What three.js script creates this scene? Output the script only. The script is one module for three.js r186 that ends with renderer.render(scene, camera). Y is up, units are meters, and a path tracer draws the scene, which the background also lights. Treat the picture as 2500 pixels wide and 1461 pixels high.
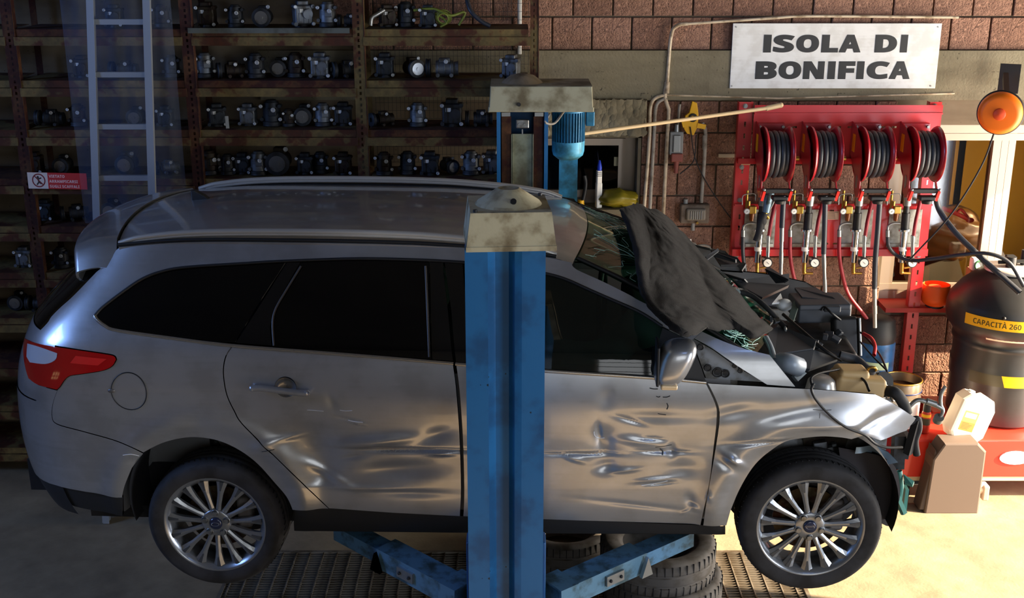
import * as THREE from 'three';
import { RoundedBoxGeometry } from 'three/addons/geometries/RoundedBoxGeometry.js';
import { mergeGeometries } from 'three/addons/utils/BufferGeometryUtils.js';
import { RectAreaLightUniformsLib } from 'three/addons/lights/RectAreaLightUniformsLib.js';
import { FontLoader } from 'three/addons/loaders/FontLoader.js';
import { TextGeometry } from 'three/addons/geometries/TextGeometry.js';

const V3 = THREE.Vector3, V2 = THREE.Vector2, PI = Math.PI;
const scene = new THREE.Scene();
const renderer = new THREE.WebGLRenderer({ antialias: true });
renderer.toneMapping = THREE.LinearToneMapping;
renderer.toneMappingExposure = 1.08;
renderer.shadowMap.enabled = true;
RectAreaLightUniformsLib.init();

// ---------------------------------------------------------------- camera
const FOCAL = 2880, PITCH = 17.6 * PI / 180, EYE = new V3(0, 3.75, 0);
const camera = new THREE.PerspectiveCamera(2 * Math.atan(730.5 / FOCAL) * 180 / PI, 2500 / 1461, 0.05, 200);
camera.position.copy(EYE);
camera.rotation.x = -PITCH;
scene.add(camera);

// ---------------------------------------------------------------- sky, sun, daylight through the openings, plus an added rear fill
scene.background = new THREE.Color(0.62, 0.78, 1.0);
const sun = new THREE.DirectionalLight(0xffe2bc, 32);
sun.position.set(2 + 8.6, 1 + 4.4, -6.5 + 2.1);
sun.target.position.set(2, 1, -6.5);
sun.castShadow = true;
sun.shadow.mapSize.set(2048, 2048);
Object.assign(sun.shadow.camera, { left: -7, right: 7, top: 6, bottom: -6, near: 0.5, far: 30 });
scene.add(sun, sun.target);
function daylight(name, color, power, w, h, at, look) {
  const l = new THREE.RectAreaLight(color, power, w, h);
  l.name = name; l.position.set(...at); l.lookAt(...look); scene.add(l); return l;
}
daylight('door_daylight', 0xfff2e0, 17, 2.5, 3.0, [5.0, 1.6, -6.0], [0, 1.6, -6.0]);
daylight('side_window_daylight', 0x86b0ff, 25, 1.8, 1.9, [-7.2, 4.55, -3.6], [0, 4.55, -3.6]);
daylight('front_door_daylight', 0xe6efff, 19, 1.2, 3.2, [5.1, 1.8, -1.3], [0, 1.8, -1.3]);
daylight('added_rear_fill', 0xf0ece4, 2.4, 3.2, 2.6, [1.6, 3.4, 3.1], [1.6, 3.4, -3]);  // general fill, added at an unseen window behind the camera
daylight('skylight_daylight', 0x8db4ff, 10, 1.5, 1.1, [2.2, 6.6, .9], [2.2, 0, .9]);

// ---------------------------------------------------------------- pixel of the photograph -> direction -> place on a known surface
const cP = Math.cos(PITCH), sP = Math.sin(PITCH);
const ray = (px, py) => { const x = (px - 1250) / FOCAL, v = (730.5 - py) / FOCAL; return new V3(x, v * cP - sP, -cP - v * sP); };
const onZ = (px, py, z) => { const d = ray(px, py); return EYE.clone().addScaledVector(d, (z - EYE.z) / d.z); };
const onY = (px, py, y) => { const d = ray(px, py); return EYE.clone().addScaledVector(d, (y - EYE.y) / d.y); };

// ---------------------------------------------------------------- random, noise, textures
let seed = 7;
const rnd = () => { seed = (seed * 1664525 + 1013904223) >>> 0; return seed / 4294967296; };
const rr = (a, b) => a + (b - a) * rnd();
function noiseGrid(n) { const a = new Float32Array(n * n); for (let i = 0; i < n * n; i++) a[i] = rnd(); return a; }
const NG = noiseGrid(256);
function vnoise(x, y, per) {
  const xi = Math.floor(x), yi = Math.floor(y), fx = x - xi, fy = y - yi, u = fx * fx * (3 - 2 * fx), v = fy * fy * (3 - 2 * fy);
  const g = (a, b) => NG[(((a % per) + per) % per & 255) + 256 * (((b % per) + per) % per & 255)];
  return (g(xi, yi) * (1 - u) + g(xi + 1, yi) * u) * (1 - v) + (g(xi, yi + 1) * (1 - u) + g(xi + 1, yi + 1) * u) * v;
}
function fbm(x, y, per, oct = 4) { let s = 0, a = 0.5, t = 0; for (let o = 0; o < oct; o++) { s += a * vnoise(x, y, per); t += a; x *= 2; y *= 2; per *= 2; a *= 0.55; } return s / t; }
function tex(n, fn, srgb = true) {
  const d = new Uint8Array(n * n * 4);
  for (let j = 0; j < n; j++) for (let i = 0; i < n; i++) {
    const c = fn(i / n, j / n), k = 4 * (i + n * j);
    for (let q = 0; q < 3; q++) d[k + q] = Math.max(0, Math.min(255, 255 * (Array.isArray(c) ? c[q] : c)));
    d[k + 3] = 255;
  }
  const t = new THREE.DataTexture(d, n, n); t.wrapS = t.wrapT = THREE.RepeatWrapping; t.magFilter = THREE.LinearFilter; t.minFilter = THREE.LinearMipmapLinearFilter; t.generateMipmaps = true;
  if (srgb) t.colorSpace = THREE.SRGBColorSpace; t.needsUpdate = true; return t;
}
const rep = (t, s) => { const c = t.clone(); c.repeat.set(s, s); c.needsUpdate = true; return c; };
const sst = (a, b, x) => { const t = Math.max(0, Math.min(1, (x - a) / (b - a))); return t * t * (3 - 2 * t); };
const mixc = (a, b, t) => a.map((v, i) => v + (b[i] - v) * t);
// uv is in metres: one tile is one metre unless repeated
const T = {
  concrete: tex(512, (u, v) => { const a = fbm(u * 6, v * 6, 6, 6), s = fbm(u * 3 + 9, v * 14, 14, 4), p = vnoise(u * 110, v * 110, 110), m = vnoise(u * 17 + 3, v * 17, 17); return mixc([.50, .47, .41], [.80, .78, .71], .45 * a + .55 * s).map(c => c * (p > .93 && m > .6 ? .6 : 1)); }),
  block: tex(512, (u, v) => { const a = fbm(u * 5, v * 5, 5, 4), p = vnoise(u * 150, v * 150, 150), q = fbm(u * 70, v * 70, 70, 2); return mixc([.50, .385, .335], [.73, .60, .53], .35 * a + .65 * q).map(c => c * (p > .82 ? 1.2 : p < .16 ? .62 : 1)); }),
  blockBump: tex(512, (u, v) => .3 * vnoise(u * 150, v * 150, 150) + .7 * fbm(u * 64, v * 64, 64, 3), false),
  grime: tex(512, (u, v) => { const a = fbm(u * 4, v * 4, 4, 6), b = fbm(u * 9 + 3, v * 9, 9, 5); return mixc([.62, .57, .50], [1, 1, 1], sst(.25, .6, .5 * a + .5 * b)); }),
  rust: tex(512, (u, v) => { const a = fbm(u * 5, v * 5, 5, 6), b = fbm(u * 22 + 5, v * 22, 22, 3); const t = sst(.46, .62, .7 * a + .3 * b); return mixc([.74, .70, .56], [.48, .27, .16], t).map(c => c * (.7 + .5 * b)); }),
  floor: tex(1024, (u, v) => { const a = fbm(u * 5, v * 5, 5, 6), b = fbm(u * 30, v * 30, 30, 4), c = fbm(u * 2 + 4, v * 2, 2, 4); return mixc([.40, .37, .33], [.82, .79, .72], .5 * a + .3 * b + .3 * c - .05); }),
  speck: tex(512, (u, v) => .35 + .65 * fbm(u * 90, v * 90, 90, 3), false),
  fine: tex(256, (u, v) => .5 + .5 * (fbm(u * 40, v * 40, 40, 4) - .5) * 2, false),
  felt: tex(512, (u, v) => { const a = fbm(u * 6, v * 6, 6, 5), b = vnoise(u * 200, v * 200, 200), w = vnoise(u * 90 + 8, v * 90, 90); return mixc([.55, .55, .6], [1, 1, 1], .5 * a + .5 * b).map(c => c + (w > .965 ? .9 : 0)); }),
  wear: tex(512, (u, v) => { const a = fbm(u * 6, v * 6, 6, 6), p = fbm(u * 26 + 2, v * 26, 26, 3); return mixc([.78, .78, .80], [1, 1, 1], sst(.3, .6, a)).map((c, i) => p > .87 ? [.42, .36, .32][i] : c); }),
  scuff: tex(512, (u, v) => { const a = fbm(u * 7, v * 7, 7, 5), l = fbm(u * 3, v * 60, 60, 3); return mixc([.93, .925, .915], [1, 1, 1], sst(.3, .62, .8 * a + .2 * l)); }),
};

// ---------------------------------------------------------------- materials
const std = (color, roughness = .7, metalness = 0, o = {}) => new THREE.MeshPhysicalMaterial({ color, roughness, metalness, side: THREE.DoubleSide, ...o });
const mat = {
  block: [0xded2ca, 0xd2c4ba, 0xcbbdb4, 0xe6dad2].map(c => std(c, .95, 0, { map: rep(T.block, 1.3), bumpMap: rep(T.blockBump, 1.3), bumpScale: .006 })),
  mortar: std(0xa89c90, .97, 0, { map: T.concrete }),
  concrete: std(0xb4b0a2, .92, 0, { map: rep(T.concrete, .8), bumpMap: T.speck, bumpScale: .003 }),
  plaster: std(0x9c968a, .95, 0, { map: T.concrete }),
  floor: std(0xd9cfbd, .62, 0, { map: rep(T.floor, .45), bumpMap: T.speck, bumpScale: .0015 }),
  ceiling: std(0x6d6a64, .95, 0, { map: rep(T.concrete, .3) }),
  blue: std(0x176299, .42, .1, { map: rep(T.wear, 1.2), bumpMap: T.fine, bumpScale: .0006 }),
  blueDark: std(0x0f4c80, .45, .1, { map: rep(T.grime, .9) }),
  motorBlue: std(0x2a7ca8, .45, .15, { map: rep(T.grime, 1.7) }),
  cap: std(0xb4ac8e, .8, 0, { map: rep(T.grime, 2.1), bumpMap: T.speck, bumpScale: .001 }),
  capGrey: std(0x9c9a82, .7, 0, { map: rep(T.grime, 1.6) }),
  rack: std(0x93835f, .75, .2, { map: rep(T.rust, 1.4) }),
  rackRust: std(0x70482e, .85, .1, { map: rep(T.rust, 2.3) }),
  rackGrey: std(0x5c615c, .6, .3, { map: rep(T.grime, 1.2) }),
  alu: std(0xa4abb4, .42, .55),
  aluFrame: std(0xa89a8a, .45, .5),
  steel: std(0x9a9da0, .3, .9, { map: rep(T.grime, 3) }),
  chrome: std(0xd8dadc, .1, 1),
  brass: std(0xc09a4a, .3, .9),
  zinc: std(0x9a9c9a, .38, .8),
  castA: std(0x6b7076, .5, .6, { map: rep(T.grime, 4), bumpMap: T.fine, bumpScale: .001 }),
  castB: std(0x34373c, .55, .5, { map: rep(T.grime, 4), bumpMap: T.fine, bumpScale: .001 }),
  castC: std(0x2a3038, .55, .4, { map: rep(T.grime, 4) }),
  castD: std(0x453d33, .6, .4, { map: rep(T.rust, 4) }),
  ring: std(0xc4c8cc, .35, .3),
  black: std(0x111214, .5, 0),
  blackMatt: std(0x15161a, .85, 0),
  blackGloss: std(0x08090b, .12, 0, { clearcoat: .6, clearcoatRoughness: .1 }),
  trim: std(0x1b1d20, .55, 0),
  rubber: std(0x1f2023, .75, 0, { bumpMap: T.fine, bumpScale: .0008 }),
  tyre: std(0x2b2a2b, .82, 0, { map: rep(T.grime, 2), bumpMap: T.fine, bumpScale: .0008 }),
  oldTyre: std(0x55524f, .88, 0, { map: rep(T.grime, 2) }),
  red: std(0xc4141c, .38, 0, { clearcoat: .5, clearcoatRoughness: .25 }),
  redDark: std(0x9c1020, .35, 0, { clearcoat: .6, clearcoatRoughness: .2 }),
  redHose: std(0x8f1526, .5, 0),
  hose: std(0x2c3038, .42, 0),
  orange: std(0xff7a10, .5, 0),
  orangeRed: std(0xe8501c, .55, 0),
  yellow: std(0xf2b705, .55, 0),
  white: std(0xf0efe8, .6, 0),
  conduit: std(0xc7b8a0, .55, 0, { map: rep(T.grime, 2.5) }),
  conduitGrey: std(0x9b968e, .6, 0, { map: rep(T.grime, 2.5) }),
  greyPlastic: std(0x8f9190, .6, 0),
  felt: std(0x08090b, .98, 0, { map: rep(T.felt, 1.6), bumpMap: rep(T.felt, 3), bumpScale: .003 }),
  wood: std(0x8d6a48, .8, 0, { map: T.grime }),
  cream: std(0xcfae78, .45, 0, { transmission: .15, thickness: 0, roughness: .5 }),
  jerry: std(0xefece2, .4, 0, { transmission: .25, thickness: 0 }),
};
function canvasTex(w, h, draw) {
  const c = document.createElement('canvas'); c.width = w; c.height = h; draw(c.getContext('2d'), w, h);
  const t = new THREE.CanvasTexture(c); t.colorSpace = THREE.SRGBColorSpace; t.magFilter = THREE.LinearFilter; return t;
}

// ---------------------------------------------------------------- geometry helpers (all return geometries)
const place = (g, x = 0, y = 0, z = 0, rx = 0, ry = 0, rz = 0) => { if (rx || ry || rz) g.applyMatrix4(new THREE.Matrix4().makeRotationFromEuler(new THREE.Euler(rx, ry, rz))); g.translate(x, y, z); return g; };
const bx = (w, h, d, x = 0, y = 0, z = 0, rx = 0, ry = 0, rz = 0) => place(new THREE.BoxGeometry(w, h, d), x, y, z, rx, ry, rz);
const rb = (w, h, d, r, x = 0, y = 0, z = 0, rx = 0, ry = 0, rz = 0, seg = 2) => place(new RoundedBoxGeometry(w, h, d, seg, Math.min(r, w / 2.01, h / 2.01, d / 2.01)), x, y, z, rx, ry, rz);
const cy = (r1, r2, h, x = 0, y = 0, z = 0, rx = 0, ry = 0, rz = 0, seg = 20) => place(new THREE.CylinderGeometry(r1, r2, h, seg), x, y, z, rx, ry, rz);
const sph = (r, x = 0, y = 0, z = 0, sx = 1, sy = 1, sz = 1) => { const g = new THREE.SphereGeometry(r, 20, 14); g.scale(sx, sy, sz); g.translate(x, y, z); return g; };
const tor = (R, r, x = 0, y = 0, z = 0, rx = 0, ry = 0, rz = 0, a = 10, b = 28) => place(new THREE.TorusGeometry(R, r, a, b), x, y, z, rx, ry, rz);
const lat = (pts, seg = 32, x = 0, y = 0, z = 0, rx = 0, ry = 0, rz = 0) => place(new THREE.LatheGeometry(pts.map(p => new V2(...p)), seg), x, y, z, rx, ry, rz);
const vv = p => p.isVector3 ? p : new V3(...p);
function tube(pts, r, n = 0, rs = 8, closed = false) {
  const c = new THREE.CatmullRomCurve3(pts.map(vv), closed, 'centripetal');
  return new THREE.TubeGeometry(c, n || Math.max(6, pts.length * 6), r, rs, closed);
}
function bar(a, b, r, seg = 12, r2 = r) {   // round bar from a to b
  a = vv(a); b = vv(b); const d = b.clone().sub(a), g = new THREE.CylinderGeometry(r2, r, d.length(), seg);
  g.applyQuaternion(new THREE.Quaternion().setFromUnitVectors(new V3(0, 1, 0), d.normalize())); const m = a.clone().add(b).multiplyScalar(.5); g.translate(m.x, m.y, m.z); return g;
}
function beam(a, b, w, h, up = new V3(0, 1, 0)) {   // square bar from a to b, w across, h along up
  a = vv(a); b = vv(b); const d = b.clone().sub(a), L = d.length(); d.normalize(); const s = new V3().crossVectors(d, up).normalize(), u = new V3().crossVectors(s, d);
  const g = new THREE.BoxGeometry(L, h, w); g.applyMatrix4(new THREE.Matrix4().makeBasis(d, u, s)); const m = a.clone().add(b).multiplyScalar(.5); g.translate(m.x, m.y, m.z); return g;
}
function ext(pts, depth, o = {}) {   // outline in x,y extruded along z, bevelled
  const s = new THREE.Shape(pts.map(p => new V2(...p))); for (const h of o.holes || []) s.holes.push(new THREE.Path(h.map(p => new V2(...p))));
  const b = o.bevel || 0, g = new THREE.ExtrudeGeometry(s, { depth: depth - 2 * b, bevelEnabled: b > 0, bevelSize: b, bevelThickness: b, bevelSegments: 2, curveSegments: 10, steps: 1 });
  g.translate(0, 0, b); return g;
}
const circ = (x, y, r, n = 16) => Array.from({ length: n }, (_, i) => [x + r * Math.cos(i * 2 * PI / n), y + r * Math.sin(i * 2 * PI / n)]);
const rect = (x, y, w, h) => [[x - w / 2, y - h / 2], [x + w / 2, y - h / 2], [x + w / 2, y + h / 2], [x - w / 2, y + h / 2]];
// grid surface: f(u,v) -> [x,y,z]
function grid(f, nu, nv, du = 1, dv = 1) {
  const p = [], ix = []; for (let j = 0; j <= nv; j++) for (let i = 0; i <= nu; i++) p.push(...f(i / nu * du, j / nv * dv));
  for (let j = 0; j < nv; j++) for (let i = 0; i < nu; i++) { const a = j * (nu + 1) + i; ix.push(a, a + 1, a + nu + 2, a, a + nu + 2, a + nu + 1); }
  const g = new THREE.BufferGeometry(); g.setAttribute('position', new THREE.Float32BufferAttribute(p, 3)); g.setIndex(ix); g.computeVertexNormals(); return g;
}
function shell(g, t) {   // gives an open surface a thickness t against its normals, closing the rim
  const n = g.index, P = g.attributes.position, N = g.attributes.normal, c = P.count, p = [...P.array], ix = [...n.array], edges = new Map();
  for (let i = 0; i < c; i++) p.push(P.getX(i) - N.getX(i) * t, P.getY(i) - N.getY(i) * t, P.getZ(i) - N.getZ(i) * t);
  for (let i = 0; i < n.count; i += 3) { const [a, b, d] = [n.getX(i), n.getX(i + 1), n.getX(i + 2)]; ix.push(a + c, d + c, b + c); for (const [s, e] of [[a, b], [b, d], [d, a]]) { const k = Math.min(s, e) + '_' + Math.max(s, e); edges.has(k) ? edges.set(k, null) : edges.set(k, [s, e]); } }
  const idx0 = ix.slice(); const q = new THREE.BufferGeometry(); q.setAttribute('position', new THREE.Float32BufferAttribute(p, 3)); q.setIndex(idx0); q.computeVertexNormals();
  const rp = []; for (const e of edges.values()) if (e) { const [s, t2] = e, at = i => [p[3 * i], p[3 * i + 1], p[3 * i + 2]]; rp.push(...at(s), ...at(s + c), ...at(t2), ...at(t2), ...at(s + c), ...at(t2 + c)); }
  const r = new THREE.BufferGeometry(); r.setAttribute('position', new THREE.Float32BufferAttribute(rp, 3)); r.computeVertexNormals();
  return [q, r];
}
function metres(g) {   // uv in metres, by the way each face points
  const P = g.attributes.position, uv = new Float32Array(P.count * 2), a = new V3(), b = new V3(), c = new V3();
  for (let i = 0; i < P.count; i += 3) {
    a.fromBufferAttribute(P, i); b.fromBufferAttribute(P, i + 1); c.fromBufferAttribute(P, i + 2);
    const n = b.clone().sub(a).cross(c.clone().sub(a)); const x = Math.abs(n.x), y = Math.abs(n.y), z = Math.abs(n.z);
    [a, b, c].forEach((p, k) => { const q = 2 * (i + k); if (x > y && x > z) { uv[q] = p.z; uv[q + 1] = p.y; } else if (y > z) { uv[q] = p.x; uv[q + 1] = p.z; } else { uv[q] = p.x; uv[q + 1] = p.y; } });
  }
  g.setAttribute('uv', new THREE.BufferAttribute(uv, 2));
}
function join(list, keepUv = false) {
  const gs = list.flat(3).map(g => { const h = g.index ? g.toNonIndexed() : g.clone(); for (const k of Object.keys(h.attributes)) if (!['position', 'normal', 'uv'].includes(k)) h.deleteAttribute(k); if (!h.attributes.normal) h.computeVertexNormals(); if (!keepUv || !h.attributes.uv) metres(h); return h; });
  return gs.length === 1 ? gs[0] : mergeGeometries(gs);
}
const taken = new Set();
function numbered(name) { if (!taken.has(name)) { taken.add(name); return name; } for (let k = 1; ; k++) { const s = name + '_' + String(k).padStart(3, '0'); if (!taken.has(s)) { taken.add(s); return s; } } }
function part(name, geoms, material, parent, label, keepUv = false) {
  const m = new THREE.Mesh(join(Array.isArray(geoms) ? geoms : [geoms], keepUv), material); m.name = name; m.castShadow = m.receiveShadow = true;
  if (label) m.userData.label = label; parent.add(m); return m;
}
function thing(name, label, category, at = [0, 0, 0], turn = 0, group) {
  const o = new THREE.Group(); o.name = numbered(name); o.position.set(...(at.isVector3 ? at.toArray() : at)); o.rotation.y = turn; o.userData = { label, category }; if (group) o.userData.group = group; scene.add(o); return o;
}
function solo(name, label, category, geoms, material, group, keepUv = false) {   // a thing that is one mesh
  const m = part(numbered(name), geoms, material, scene, null, keepUv); m.userData = { label, category }; if (group) m.userData.group = group; return m;
}
function struct(name, geoms, material, label) { const m = part(numbered(name), geoms, material, scene); m.userData.kind = 'structure'; m.userData.label = label; m.userData.category = name.split('_')[0]; return m; }
function structGroup(name, label) { const o = new THREE.Group(); o.name = numbered(name); o.userData = { kind: 'structure', label, category: name.split('_')[0] }; scene.add(o); return o; }
function copy(root, at, turn, label, group) { const r = root.clone(); r.name = numbered(root.name.replace(/_\d{3}$/, '')); r.position.set(...(at.isVector3 ? at.toArray() : at)); r.rotation.y = turn; r.userData = { ...root.userData }; if (label) r.userData.label = label; if (group) r.userData.group = group; scene.add(r); return r; }
// ================================================================ THE ROOM
const WZ = -7.57;                                   // face of the back wall
const XL = -7, XR = 5, ZB = 3, HC = 6.2;            // left, right, rear walls, ceiling
const FY = .28;                                      // level of the floor
{ // floor with a shallow drain pit under the lift
  const px0 = -1.6, px1 = 1.62, pz0 = -6.1, pz1 = -4.55, y = FY - .15;
  struct('floor', [bx(px0 - XL + .3, .3, ZB - WZ + .6, (XL - .3 + px0) / 2, y, (ZB + WZ) / 2), bx(XR + 3 - px1, .3, ZB - WZ + .6, (px1 + XR + 3) / 2, y, (ZB + WZ) / 2),
    bx(px1 - px0, .3, ZB + .3 - pz1, (px0 + px1) / 2, y, (pz1 + ZB + .3) / 2), bx(px1 - px0, .3, pz0 - WZ + .3, (px0 + px1) / 2, y, (pz0 + WZ - .3) / 2),
    bx(px1 - px0 + .1, .1, pz1 - pz0 + .1, (px0 + px1) / 2, FY - .17, (pz0 + pz1) / 2)], mat.floor, 'worn beige concrete workshop floor with a recessed drain channel');
  const g = thing('floor_grating', 'steel floor grating over the drain channel below the lifted car', 'grating', [0, FY, 0]);
  const gm = std(0x8f887c, .5, .6, { map: rep(T.grime, 2) }), barG = join([bx(.007, .035, pz1 - pz0)]);
  for (let x = px0 + .04; x < px1; x += .078) { const m = new THREE.Mesh(barG, gm); m.name = 'bar'; m.position.set(x, -.02, (pz0 + pz1) / 2); m.castShadow = m.receiveShadow = true; g.add(m); }
  const wires = []; for (let z = pz0 + .02; z < pz1; z += .025) wires.push(bx(px1 - px0, .012, .006, (px0 + px1) / 2, -.012, z));
  part('cross_wires', wires, gm, g).userData.kind = 'stuff';
  part('rim', [bx(px1 - px0, .04, .02, (px0 + px1) / 2, -.02, pz0 + .01), bx(px1 - px0, .04, .02, (px0 + px1) / 2, -.02, pz1 - .01), bx(.02, .04, pz1 - pz0, px0 + .01, -.02, (pz0 + pz1) / 2), bx(.02, .04, pz1 - pz0, px1 - .01, -.02, (pz0 + pz1) / 2)], gm, g);
}
{ // ceiling with one barred skylight, left wall with one multi-pane window
  const hole = (a0, a1, b0, b1, A0, A1, B0, B1, mk) => [mk(A0, a0, B0, B1), mk(a1, A1, B0, B1), mk(a0, a1, B0, b0), mk(a0, a1, b1, B1)];
  struct('ceiling', hole(1.45, 2.95, .35, 1.45, XL - .3, XR + .3, WZ - .5, ZB + .3, (x0, x1, z0, z1) => bx(x1 - x0, .3, z1 - z0, (x0 + x1) / 2, HC + .15, (z0 + z1) / 2)), mat.ceiling, 'plain concrete workshop ceiling with a skylight');
  const f = []; for (let k = 0; k <= 3; k++) f.push(bx(.06, .05, 1.1, 1.45 + .5 * k, HC + .03, .9)); for (let k = 0; k <= 3; k++) f.push(bx(1.5, .05, .06, 2.2, HC + .03, .35 + 1.1 / 3 * k)); struct('window_5', f, mat.trim, 'dark glazing bars of the ceiling skylight');
  struct('wall_left', hole(-4.5, -2.7, 3.6, 5.5, WZ - .3, ZB + .3, 0, HC, (z0, z1, y0, y1) => bx(.2, y1 - y0, z1 - z0, XL - .1, (y0 + y1) / 2, (z0 + z1) / 2)), mat.plaster, 'plastered side wall with a multi-pane window');
  const h = []; for (let k = 0; k <= 5; k++) h.push(bx(.05, 1.9, .05, XL - .08, 4.55, -4.5 + 1.8 * k / 5)); for (let k = 0; k <= 3; k++) h.push(bx(.05, .05, 1.8, XL - .08, 3.6 + 1.9 / 3 * k, -3.6)); struct('window_4', h, mat.trim, 'dark glazing bars of the side window');
}
{ // right wall with two open doorways that let sun and sky in
  const d = [[-7.45, -4.72, 3.12], [-1.9, -.7, 3.4]], zs = [WZ - .3, ...d.flatMap(q => [q[0], q[1]]), ZB + .3], g = [];
  for (let k = 0; k < zs.length; k += 2) g.push(bx(.3, HC, zs[k + 1] - zs[k], XR + .15, HC / 2, (zs[k] + zs[k + 1]) / 2));
  for (const [z0, z1, top] of d) g.push(bx(.3, HC - top, z1 - z0, XR + .15, (HC + top) / 2, (z0 + z1) / 2));
  struct('wall_right', g, mat.plaster, 'side wall with two open vehicle doorways');
}
{ // unseen rear wall; its multi-pane window is added for general fill
  const wins = [[0, 3.2]], y0 = 2.1, y1 = 4.7, g = [bx(XR - XL, y0, .2, (XL + XR) / 2, y0 / 2, ZB - .1), bx(XR - XL, HC - y1, .2, (XL + XR) / 2, (HC + y1) / 2, ZB - .1)];
  const cuts = [XL, ...wins.flat(), XR]; for (let i = 0; i < cuts.length; i += 2) g.push(bx(cuts[i + 1] - cuts[i], y1 - y0, .2, (cuts[i] + cuts[i + 1]) / 2, (y0 + y1) / 2, ZB - .1));
  struct('wall_rear', g, mat.plaster, 'plastered wall with a multi-pane window added for fill light');
  wins.forEach(([a, b]) => { const f = []; for (let k = 0; k <= 6; k++) f.push(bx(.06, y1 - y0, .06, a + (b - a) * k / 6, (y0 + y1) / 2, ZB - .1)); for (let k = 0; k <= 4; k++) f.push(bx(b - a, .06, .06, (a + b) / 2, y0 + (y1 - y0) * k / 4, ZB - .1)); struct('window_3', f, mat.trim, 'dark steel glazing bars of the added rear fill window'); });
}
// ---- back wall: blocks, concrete band, two openings
const W1 = { x0: .12, x1: .835, y0: 1.965, y1: 2.46 }, W2 = { x0: 2.47, x1: 4.3, y0: 1.33, y1: 2.52 };
{
  const wall = structGroup('wall_back', 'workshop back wall of rough reddish split-face concrete blocks');
  const z = WZ - .02, d = .3, B = (x0, x1, y0, y1) => bx(x1 - x0, y1 - y0, d, (x0 + x1) / 2, (y0 + y1) / 2, z - d / 2);
  part('mortar', [B(XL, W1.x0, 0, HC), B(W1.x0, W1.x1, 0, W1.y0), B(W1.x0, W1.x1, W1.y1, HC), B(W1.x1, W2.x0, 0, HC), B(W2.x0, W2.x1, 0, W2.y0), B(W2.x0, W2.x1, W2.y1, HC), B(W2.x1, XR, 0, HC)], mat.mortar, wall, 'pale mortar joints');
  const shapes = new Map();
  function blockGeo(w, h, k) { const key = w.toFixed(3) + h.toFixed(3) + k; if (!shapes.has(key)) { const g = new RoundedBoxGeometry(w - .009, h - .009, .05, 1, .006); g.translate(0, 0, -.025); shapes.set(key, join([g])); } return shapes.get(key); }
  let n = 0;
  function row(y0, h, off, xa, xb) {
    for (let x = xa - ((xa - off) % .25 + .25) % .25; x < xb; x += .25) {
      let segs = [[x, x + .25]];
      for (const w of [W1, W2]) if (y0 + h > w.y0 + .01 && y0 < w.y1 - .01) segs = segs.flatMap(([a, b]) => { const o = []; if (b <= w.x0 || a >= w.x1) return [[a, b]]; if (a < w.x0) o.push([a, w.x0]); if (b > w.x1) o.push([w.x1, b]); return o; });
      for (const [a, b] of segs) { if (b - a < .03) continue; const m = new THREE.Mesh(blockGeo(b - a, h, 0), mat.block[Math.floor(rnd() * 4)]); m.name = 'block'; m.position.set((a + b) / 2, y0 + h / 2, WZ + rr(-.004, .004)); m.castShadow = m.receiveShadow = true; wall.add(m); n++; }
    }
  }
  for (let k = 0; k < 3; k++) row(2.995 + .208 * k, .208, k % 2 ? .13 : .001, -.9, 4.9);
  for (let k = 0, y = 2.68 - .207; y > .1; k++, y -= .207) { const trim = y < W2.y1 && y + .207 > W2.y1; row(y, .207, k % 2 ? .2 : .077, y > 2 ? .1 : .8, 4.9); }
  struct('trim_1', [bx(6.6, .31, .05, 1.7, 2.842, WZ + .002)], mat.concrete, 'stained grey concrete tie beam running across the block wall');
}
struct('trim_2', (() => { const g = grid((u, v) => [.07 + .79 * u, 2.46 + .235 * v, WZ + .012 + .02 * fbm(u * 26, v * 3, 64, 4) + .008 * vnoise(u * 60, v * 12, 256)], 110, 26); return shell(g, -.03); })(), mat.concrete, 'rough unfinished concrete lintel above the small window');
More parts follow.
